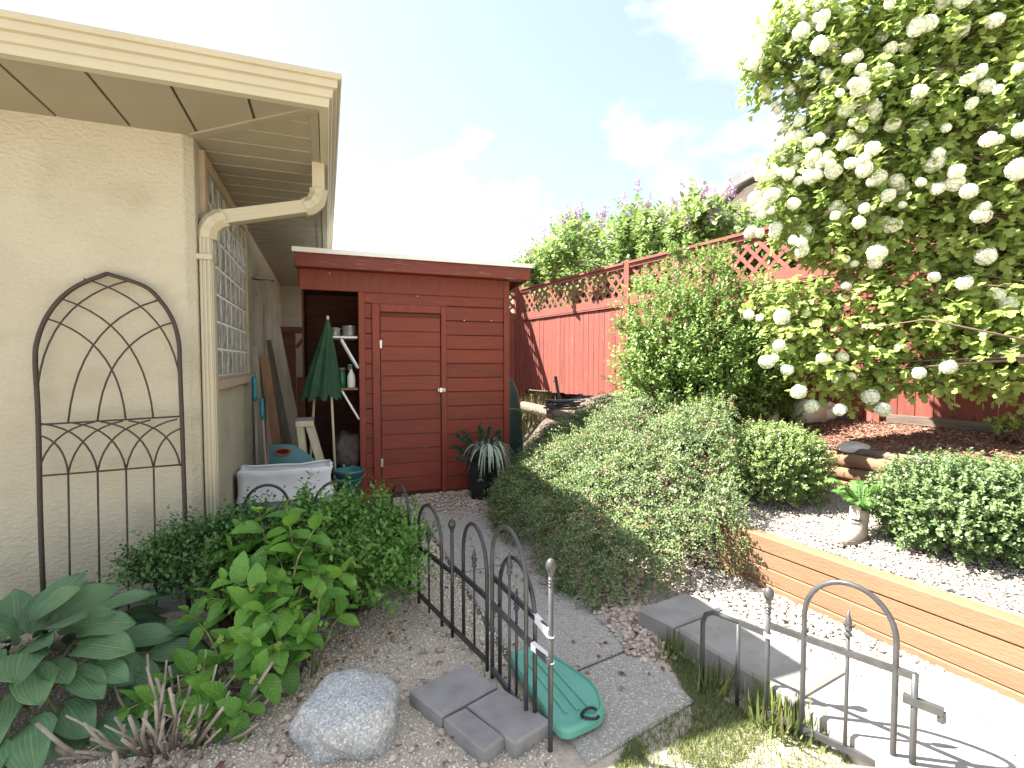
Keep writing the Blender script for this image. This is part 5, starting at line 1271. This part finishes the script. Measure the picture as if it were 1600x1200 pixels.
scatter('foliage', 'leaf_cotoneaster', cot, P3_, A3_, N3_, rng.uniform(.012, .022, len(P3_)), LEAF, rng.random(len(P3_)) * .7 + .2)
branch_mesh('stems', 'stem_brown', cot, [([Pq[i], Pq[i] + d_ * q * .5 - np.array([0, 0, q * .12]), Pq[i] + d_ * q - np.array([0, 0, q * .5])], [.0025, .002, .001]) for i, d_, q in zip(top_i, sd2, L2)], 4)
# long wand reaching out beside the shed
wa = [Vector(atD(905, 668, 5.2)), Vector(atD(860, 650, 5.3)), Vector(atD(832, 643, 5.35)), Vector(atD(796, 638, 5.35))]
near(MB().tube(wa, [.004, .003, .0025, .001], 5).build('wand', 'stem_brown'), cot)
PW = np.array([wa[i].lerp(wa[i + 1], t_) for i in range(3) for t_ in np.linspace(0, 1, 14)]); n_ = len(PW)
scatter('foliage', 'leaf_cotoneaster', cot, np.repeat(PW, 3, 0), rdir(n_ * 3), rdir(n_ * 3) + np.array([0, -.3, .6]), .022, LEAF, rng.random(n_ * 3) * .4 + .5)

# ---- two clipped boxwoods
shrub('boxwood', 'rounded light green boxwood in full sun near the cotoneaster', 'shrub', (3.22, 2.98, .35),
      [((3.24, 2.93, .64), (.38, .38, .29), 1.0)], 'leaf_box', .020, ROUND, 13, .085, 2500, lump=.14, f=9, up=.55, zmin=-.75, ground=lambda P: .34 + 0 * P[:, 0])
shrub('boxwood', 'wide darker boxwood on the terrace beside the boot', 'shrub', (3.38, 1.72, .36),
      [((3.36, 1.74, .61), (.35, .40, .26), 1.0), ((3.52, 1.48, .62), (.30, .34, .27), .5)], 'leaf_box_dark', .020, ROUND, 13, .085, 2500, lump=.14, f=9, up=.55, zmin=-.75, ground=lambda P: .35 + 0 * P[:, 0])

# ---- loose privet-like shrub before the fence
pb = lambda px, py, d: tuple(atD(px, py, d))
def pxr(r_, d): return r_ * d / FPX
blobs = []
for (px, py, d, r_, w) in ((1085, 560, 5.2, 95, 1.0), (1040, 500, 5.3, 66, .34), (1130, 500, 5.3, 70, .42), (1090, 445, 5.4, 50, .16), (1150, 590, 5.1, 75, .7), (1190, 540, 5.2, 55, .5), (1020, 590, 5.2, 60, .55), (1090, 610, 5.0, 70, .7), (1195, 620, 5.1, 50, .4), (1062, 400, 5.5, 20, .04), (1010, 455, 5.5, 22, .05), (985, 520, 5.4, 22, .06), (1180, 470, 5.4, 36, .10), (1125, 410, 5.5, 22, .05)):
    q = pxr(r_, d); blobs.append((pb(px, py, d), (q, q, q * .92), w))
shrub('privet', 'tall loose light green shrub standing in front of the red fence', 'shrub', (3.78, 4.66, .80), blobs, 'leaf_privet', .046, LEAF, 9, .16, 900, stem='stem_grey', lump=.32, f=7, up=.75, zmin=-.9, inner=.4)
# small seedling by the fence foot and a low stake
shrub('seedling', 'small leafy seedling at the foot of the fence on mulch', 'plant', (4.72, 2.15, .88), [((4.70, 2.15, .97), (.09, .09, .07), 1)], 'leaf_viburnum', .05, LEAF, 5, .06, 24, zmin=-.3)
pz = G(1162, 655, .80); tag(MB().tube([pz, pz + np.array([.005, 0, .12])], .012, 8).lathe([(.015, .118), (.02, .125), (.012, .14)], tuple(pz), 10).build('garden_stake', 'stem_grey'), 'short grey stake in the soil under the privet shrub', 'stake')

# ---- snowball viburnum overhanging the mulch bed
vb = thing('snowball_viburnum', 'big snowball viburnum covered with white flower balls over the fence', 'shrub', (4.50, 1.35, .84))
VC = [(1205, 95, 4.25, 34), (1190, 140, 4.3, 26), (1255, 110, 4.15, 52), (1320, 95, 4.0, 60), (1400, 95, 3.9, 75), (1490, 90, 3.8, 80), (1570, 95, 3.7, 80), (1285, 170, 4.1, 50), (1350, 175, 3.9, 70), (1440, 190, 3.8, 80), (1540, 190, 3.7, 85), (1300, 240, 4.1, 60), (1245, 255, 4.25, 34),
      (1380, 265, 3.9, 75), (1470, 290, 3.8, 75), (1560, 290, 3.65, 80), (1235, 305, 4.3, 42), (1290, 320, 4.15, 58), (1360, 350, 4.0, 62), (1440, 375, 3.9, 62), (1255, 370, 4.25, 36), (1300, 385, 4.1, 40), (1530, 370, 3.7, 66), (1590, 400, 3.6, 60), (1350, 400, 4.1, 38),
      (1190, 478, 4.2, 20), (1225, 470, 4.15, 26), (1270, 470, 4.1, 30), (1240, 530, 4.1, 34), (1290, 510, 4.05, 40), (1350, 480, 4.0, 48), (1420, 450, 3.9, 46), (1300, 570, 4.0, 40), (1360, 560, 3.95, 44), (1420, 530, 3.85, 50), (1480, 480, 3.75, 55), (1340, 615, 4.0, 24), (1385, 600, 3.95, 22), (1265, 585, 4.05, 26),
      (1490, 550, 3.7, 45), (1560, 500, 3.6, 62), (1560, 575, 3.55, 45), (1480, 590, 3.7, 28), (1600, 610, 3.5, 28), (1600, 560, 3.45, 55), (1440, 600, 3.75, 14), (1400, 20, 3.9, 70), (1500, 20, 3.8, 80), (1300, 30, 4.0, 55), (1590, 20, 3.7, 80), (1660, 150, 3.6, 90), (1680, 320, 3.5, 95), (1680, 500, 3.4, 90), (1240, 45, 4.1, 40), (1660, 20, 3.7, 80), (1660, 600, 3.4, 40)]
PP, DD, segs = [], [], []
root = np.array([4.50, 1.35, .84])
forks = [np.array([4.55, 1.7, 1.9]), np.array([4.35, 1.6, 1.5]), np.array([4.6, 1.9, 2.6]), np.array([4.75, 1.4, 3.0])]
for f_ in forks: segs.append(([root, lerp(root, f_, .5) + np.array([.04, -.03, 0]), f_], [.04, .03, .02]))
for bi, (px, py, d, r_) in enumerate(VC):
    c = np.array(pb(px, py, d)); q = pxr(r_, d); nn = max(18, int(260 * (q / .35) ** 2))
    dd = rdir(nn); rad = q * rng.uniform(.25, 1.08, nn) ** .6
    PP.append(c + dd * rad[:, None] * np.array([1, 1.0, .9])); DD.append(dd)
    f_ = min(forks, key=lambda f: np.linalg.norm(f - c)); m1 = lerp(f_, c, .5) + rng.normal(0, .13, 3) + np.array([.1, 0, .10])
    segs.append(([f_, m1, c], [.010, .006, .004]))
    for k in range(4): e_ = PP[-1][rng.integers(nn)]; segs.append(([c, lerp(c, e_, .6) + rng.normal(0, .02, 3), e_], [.006, .004, .002]))
branch_mesh('branches', 'stem_brown', vb, segs, 6)
PP, DD = np.concatenate(PP), np.concatenate(DD); n_ = len(PP)
sd = DD * .6 + np.array([-.25, -.2, .25]) + rdir(n_) * .5
P2, A2, N2 = twigs(PP, sd, rng.uniform(.06, .13, n_), 4, .95, up=.9)
A2 = A2 + np.array([0, 0, -.30]); S2 = rng.uniform(.040, .078, len(P2))
V2 = np.clip(.45 + .35 * lumps(P2, 5, 2.0) + rng.normal(0, .22, len(P2)), 0, 1)
# the 300 leaves nearest the eye are separate parts, the rest one mass
dist = np.linalg.norm(P2 - np.array([0, 0, CAMH]), axis=1)
u_ = (P2 - np.array([0, 0, CAMH])); w_ = u_ @ _f; ix = 800 + FPX * (u_ @ _r) / w_; iy = 600 - FPX * (u_ @ _u) / w_
vis = (ix < 1590) & (iy > 75); order = np.argsort(np.where(vis, dist / S2, 1e9))[:300]
sel = np.zeros(len(P2), bool); sel[order] = True
lm_ = MB().add(LOBED[0], LOBED[1]).mesh('leaf'); lm_.materials.append(MATS['leaf_viburnum_single'])
for i in order: inst('leaf', lm_, vb, frame(P2[i], A2[i], N2[i]) @ Matrix.Diagonal((S2[i], S2[i], S2[i], 1)))
scatter('foliage', 'leaf_viburnum', vb, P2[~sel], A2[~sel], N2[~sel], S2[~sel], LOBED, V2[~sel])
# flower balls: many small five-petalled florets on a sphere
def snowball(seed):
    g = np.random.default_rng(seed); vs, fs = [], []; N = 46
    for i in range(N):
        z = 1 - 2 * (i + .5) / N; a = i * 2.39996; r_ = math.sqrt(1 - z * z); nrm_ = Vector((r_ * math.cos(a), r_ * math.sin(a), z)); c = nrm_ * g.uniform(.86, 1.04)
        s1 = nrm_.orthogonal().normalized(); s2 = nrm_.cross(s1); ph = g.random() * 6; o = len(vs); vs.append(c - nrm_ * .07)
        for k in range(10):
            b3 = ph + k * math.pi / 5; rr = .36 if k % 2 == 0 else .25; vs.append(c + (s1 * math.cos(b3) + s2 * math.sin(b3)) * rr + nrm_ * (.03 if k % 2 == 0 else -.01) + Vector(g.normal(0, .012, 3)))
        for k in range(10): fs.append((o, o + 1 + k, o + 1 + (k + 1) % 10))
    mb = MB().add(vs, fs); mb.lathe([(.05, -.8), (.66, -.58), (.88, 0), (.66, .58), (.05, .8)], n=10)
    me = mb.mesh('flower_ball'); me.materials.append(MATS['petal']); at = me.attributes.new('v', 'FLOAT', 'POINT'); at.data.foreach_set('value', g.random(len(me.vertices)).astype(np.float32) * .6 + .35); return me
fm = [snowball(s) for s in (1, 2, 3)]
fixed = [(1160, 90, 4.15), (1222, 82, 4.1), (1195, 145, 4.2), (1235, 140, 4.1), (1170, 492, 4.05), (1187, 497, 4.0), (1222, 495, 4.0), (1260, 490, 4.0), (1218, 540, 3.95), (1198, 565, 4.0), (1210, 560, 4.0), (1230, 578, 3.95), (1287, 560, 3.85), (1316, 558, 3.85), (1310, 592, 3.9), (1330, 588, 3.85), (1248, 612, 3.9), (1268, 635, 3.95), (1312, 640, 3.85), (1360, 620, 3.8), (1380, 640, 3.75), (1322, 405, 3.9), (1335, 412, 3.9), (1367, 410, 3.8), (1460, 433, 3.6), (1507, 442, 3.45), (1560, 460, 3.4), (1575, 475, 3.4),
         (1436, 583, 3.55), (1482, 574, 3.5), (1322, 447, 3.9), (1545, 218, 3.3), (1590, 108, 3.3), (1512, 125, 3.4), (1530, 112, 3.4), (1542, 135, 3.4), (1518, 162, 3.4), (1478, 200, 3.45), (1495, 268, 3.4), (1562, 218, 3.35), (1465, 295, 3.5), (1410, 320, 3.6), (1240, 265, 4.1), (1256, 225, 4.1), (1205, 330, 4.1), (1190, 335, 4.15), (1215, 300, 4.15), (1350, 265, 3.6), (1330, 255, 3.65), (1388, 305, 3.6), (1438, 200, 3.6), (1455, 165, 3.6), (1430, 160, 3.6), (1395, 195, 3.65)]
fl = [np.array(pb(*q)) for q in fixed]
cand = np.where((ix > 1190) & (ix < 1680) & (iy < 400) & (iy > -20))[0]
wgt = np.clip(1.3 - (ix[cand] - 1190) / 560, .18, 1.3) * np.clip(1.1 - np.abs(iy[cand] - 200) / 420, .2, 1)
cen = np.array(pb(1500, 260, 3.9)); outv = unit(unit(P2 - cen) + LIGHT * .5 - unit(P2 - np.array([0, 0, CAMH])) * 1.0)
front = np.ones(len(P2)); front = np.einsum('ij,ij->i', P2 - cen, outv); wgt = wgt * np.clip((front[cand] - np.percentile(front[cand], 20)) * 3, .05, 1)   # blooms sit on the outside of the crown
tries = 0
while len(fl) < 298 and tries < 9000:
    tries += 1; i = rng.choice(cand, p=wgt / wgt.sum()); p = P2[i] - (P2[i] - np.array([0, 0, CAMH])) / dist[i] * .05 + outv[i] * .14
    if all(np.linalg.norm(p - q) > .088 for q in fl):
        fl.append(p)
        if rng.random() < .5: fl.append(p + unit(rng.normal(size=(1, 3)))[0] * rng.uniform(.05, .075))   # heads grow in twos
for i, p in enumerate(fl):
    s_ = random.choice((1.15, 1, 1, .85, .65)) * random.uniform(.043, .061); inst('flower_ball', fm[i % 3], vb, Matrix.Translation(p) @ Matrix.Rotation(i * 1.7, 4, (.3, .5, .8)) @ Matrix.Diagonal((s_, s_ * random.uniform(.88, 1), s_ * random.uniform(.8, .95), 1)))

# ---- lilacs beyond the fence
def lilac(label, s, n_off, ztop, w, k, over=0):
    base = fp(s, .86, n_off); t = thing('lilac', label, 'shrub', tuple(base), 'lilacs beyond the fence')
    PP, segs = [], []
    for b_i in range(13):
        c = np.array(fp(s + rng.uniform(-w, w) * .8, rng.uniform(2.5, ztop - .5), n_off + rng.uniform(-.45, .4))) if b_i else np.array(fp(s, ztop - .6, n_off))
        q = rng.uniform(.42, .62); nn = 130; d = rdir(nn); PP.append(c + d * (q * rng.uniform(.4, 1.12, (nn, 1))))
        m1 = lerp(base, c, .6) + rng.normal(0, .1, 3); segs.append(([np.array(base) + rng.normal(0, .06, 3) * np.array([1, 1, 0]), m1, c], [.035, .022, .012]))
        for j in range(7): e_ = PP[-1][rng.integers(nn)]; segs.append(([c, lerp(c, e_, .5) + rng.normal(0, .03, 3), e_ + (e_ - c) * .12], [.010, .006, .003]))
    for b_i in range(over):   # sprays hanging over the lattice
        c = np.array(fp(s + rng.uniform(-.8, .8), rng.uniform(3.15, 3.45), rng.uniform(-.30, .05))); nn = 45; d = rdir(nn)
        PP.append(c + d * (rng.uniform(.2, .34) * rng.uniform(.3, 1.1, (nn, 1)))); b0 = np.array(fp(s, 3.0, n_off)); segs.append(([b0, lerp(b0, c, .6) + np.array([0, 0, .15]), c], [.015, .010, .006]))
    branch_mesh('branches', 'stem_grey', t, segs, 5)
    PP = np.concatenate(PP); n_ = len(PP); sd = rdir(n_) * .5 + np.array([-.1, -.1, .7])
    P2, A2, N2 = twigs(PP, sd, rng.uniform(.12, .22, n_), 6, .9, up=.6)
    scatter('foliage', 'leaf_lilac', t, P2, A2, N2, rng.uniform(.065, .12, len(P2)), ROUND, np.clip(.5 + .4 * lumps(P2, 4, k) + rng.normal(0, .2, len(P2)), 0, 1))
    hi = np.argsort(-(PP[:, 2] + rng.normal(0, .5, n_)))[:48]
    for i in hi:
        m_ = 46; t_ = rng.random(m_); L_ = rng.uniform(.14, .24); a = rng.random(m_) * 6.28; rr = .05 * (1 - t_ * .75)
        q = PP[i] + np.array([-.05, -.10, .16]) + np.column_stack([rr * np.cos(a), rr * np.sin(a), t_ * L_])
        o = scatter('flower_spike', 'petal_lilac', t, q, rdir(m_), rdir(m_), .036, LEAF); 
lilac('leafy lilac whose left end shows above the shed roof', 6.9, 1.5, 4.5, .9, 1)
lilac('lilac with mauve flower spikes behind the shorter fence panel', 5.2, 1.3, 4.6, .9, 2, 2)
lilac('bushy lilac directly behind the tall fence post', 3.5, 1.3, 4.42, .9, 3, 5)
lilac('lilac rising beyond the sunlit lattice of the long fence', 1.9, 1.2, 3.98, .9, 4)
lilac('twiggy lilac next to the white snowball flowers beyond the lattice', .5, 1.3, 3.75, .8, 5)
lilac('thin lilac mostly hidden by the snowball viburnum', -1.0, 1.3, 3.6, .8, 6)

# ---- neighbour's house, its roof edge rising behind the lilacs
nh = thing('neighbour_house', 'neighbouring house whose pale roof edge rises behind the lilacs', 'house', (9, 10, .86))
na, nb_ = np.array(atD(1140, 280, 11.5)), np.array(atD(1420, 138, 11.0))
nd = (nb_ - na)[:2]; nd = nd / np.linalg.norm(nd); ng = np.array([-nd[1], nd[0]]); ng = ng if np.dot(ng, [0, 1]) > 0 else -ng
p1 = np.array([*na[:2], 0]); p2 = np.array([*nb_[:2], 0]); p3 = p2 + (p2 - p1)
z0_, z1_ = na[2], nb_[2]; bk_ = np.array([*(ng * 7), 0]); fo = np.array([*(ng * .5), 0])
wl_ = [p1 + fo + np.array([*(nd * .5), 0]), p2 + fo, p3 + fo - np.array([*(nd * .5), 0])]
zz = [z0_ - .05, z1_ - .28, z0_ - .05]
vs = [w_ + np.array([0, 0, .86]) for w_ in wl_] + [w_ + np.array([0, 0, q]) for w_, q in zip(wl_, zz)] + [w_ + bk_ + np.array([0, 0, .86]) for w_ in wl_] + [w_ + bk_ + np.array([0, 0, q]) for w_, q in zip(wl_, zz)]
near(MB().add(vs, [(0, 1, 4, 3), (1, 2, 5, 4), (0, 3, 9, 6), (2, 8, 11, 5), (6, 9, 10, 7), (7, 10, 11, 8)]).build('wall', 'neighbour_wall'), nh)
up_ = np.array([0, 0, .12])
for (a, c, za, zc) in ((p1, p2, z0_, z1_), (p2, p3, z1_, z0_)):
    a_, c_ = a + np.array([0, 0, za]), c + np.array([0, 0, zc])
    near(MB().add([a_ - fo * .01, c_ - fo * .01, c_ + bk_, a_ + bk_, a_ - up_, c_ - up_, c_ + bk_ - up_, a_ + bk_ - up_], [(0, 1, 2, 3), (4, 5, 6, 7), (0, 1, 5, 4), (1, 2, 6, 5), (2, 3, 7, 6), (3, 0, 4, 7)]).build('roof', 'neighbour_fascia'), nh)
    near(MB().bar(a_ - np.array([0, 0, .10]) - fo * .06, c_ - np.array([0, 0, .10]) - fo * .06, .03, .2).build('fascia', 'neighbour_fascia'), nh)

# ---- grass at the gate, dry weeds on the bank behind the shed
def grass(name, mat, P_, h0, h1, lean=.35):
    n_ = len(P_); a = rng.random(n_) * 6.28; l_ = rng.uniform(0, lean, n_); d = np.column_stack([np.cos(a) * l_, np.sin(a) * l_, np.ones(n_)])
    return scatter(name, mat, None, P_, d, np.column_stack([np.cos(a), np.sin(a), np.zeros(n_)]), rng.uniform(h0, h1, n_), BLADE)
gp = [(.95, 1.2), (1.9, 1.2), (1.72, 1.55), (1.63, 1.98), (1.56, 2.02), (1.48, 1.80), (1.44, 1.70), (1.10, 1.60), (.95, 1.5)]
Q = rng.uniform([.9, 1.2], [1.9, 2.1], (60000, 2)); Q = Q[in_poly(Q, gp)]
Q = Q[rng.random(len(Q)) < .35 + .6 * (lumps(np.column_stack([Q, Q[:, 0] * 0]), 7, 1) > -.2)]
grass('grass', 'grass', np.column_stack([Q, np.zeros(len(Q))]), .012, .034, 1.3)
c_ = np.concatenate([np.array(c)[None] + rng.normal(0, .035, (45, 2)) for c in ((1.66, 1.50), (1.62, 1.43), (1.70, 1.38), (1.575, 1.98), (1.60, 1.72), (1.72, 1.46))])
grass('grass', 'grass', np.column_stack([c_, np.zeros(len(c_))]), .08, .17, .7)
Q = np.column_stack([rng.uniform(.66, 1.46, 900), rng.uniform(1.6, 4.0, 900)]); Q = Q[(Q[:, 0] < .80) | (np.abs(Q[:, 1] - 2.0) < .06)]
grass('grass', 'grass', np.column_stack([Q, np.zeros(len(Q))]), .015, .06, .9)
Q = np.array([G(px, py, .72)[:2] for px, py in zip(rng.uniform(800, 862, 900), rng.uniform(604, 630, 900))]); z_ = bank_h(Q[:, 0], Q[:, 1])
grass('dry_weeds', 'dry_grass', np.column_stack([Q, z_]), .10, .42, .7)
sp_ = unit(rdir(400)); ii = rng.integers(0, len(Q), 400); scatter('dry_weeds', 'dry_grass', None, np.column_stack([Q[ii], z_[ii] + rng.uniform(.1, .45, 400)]), sp_, rdir(400), .05, LEAF)

# ---- fallen leaves and odd pebbles on the gravel and path
stones('pebbles', 'stone_mix', [(-.9, 1.5), (.75, 1.6), (.80, 2.3), (.66, 3.6), (-.3, 3.6), (-.6, 2.4)], 420, .018, .04, .004, stone_template(6))
Q = np.concatenate([rng.uniform([-.8, 1.5], [.75, 3.6], (170, 2)), rng.uniform([.85, 1.7], [1.6, 5.2], (120, 2)), rng.uniform([2.7, 1.2], [3.6, 2.9], (60, 2))])
zz_ = np.where(Q[:, 0] > 2.6, .380 + .09 * np.clip((Q[:, 0] - 2.63) / 1.25, 0, 1), np.where(Q[:, 0] > .84, .024, .014)); n_ = len(Q); a = rng.random(n_) * 6.28
scatter('leaf_litter', 'mulch_chip', None, np.column_stack([Q, zz_]), np.column_stack([np.cos(a), np.sin(a), rng.normal(0, .15, n_)]), np.column_stack([rng.normal(0, .3, (n_, 2)), np.ones(n_)]), rng.uniform(.015, .04, n_), LEAF)
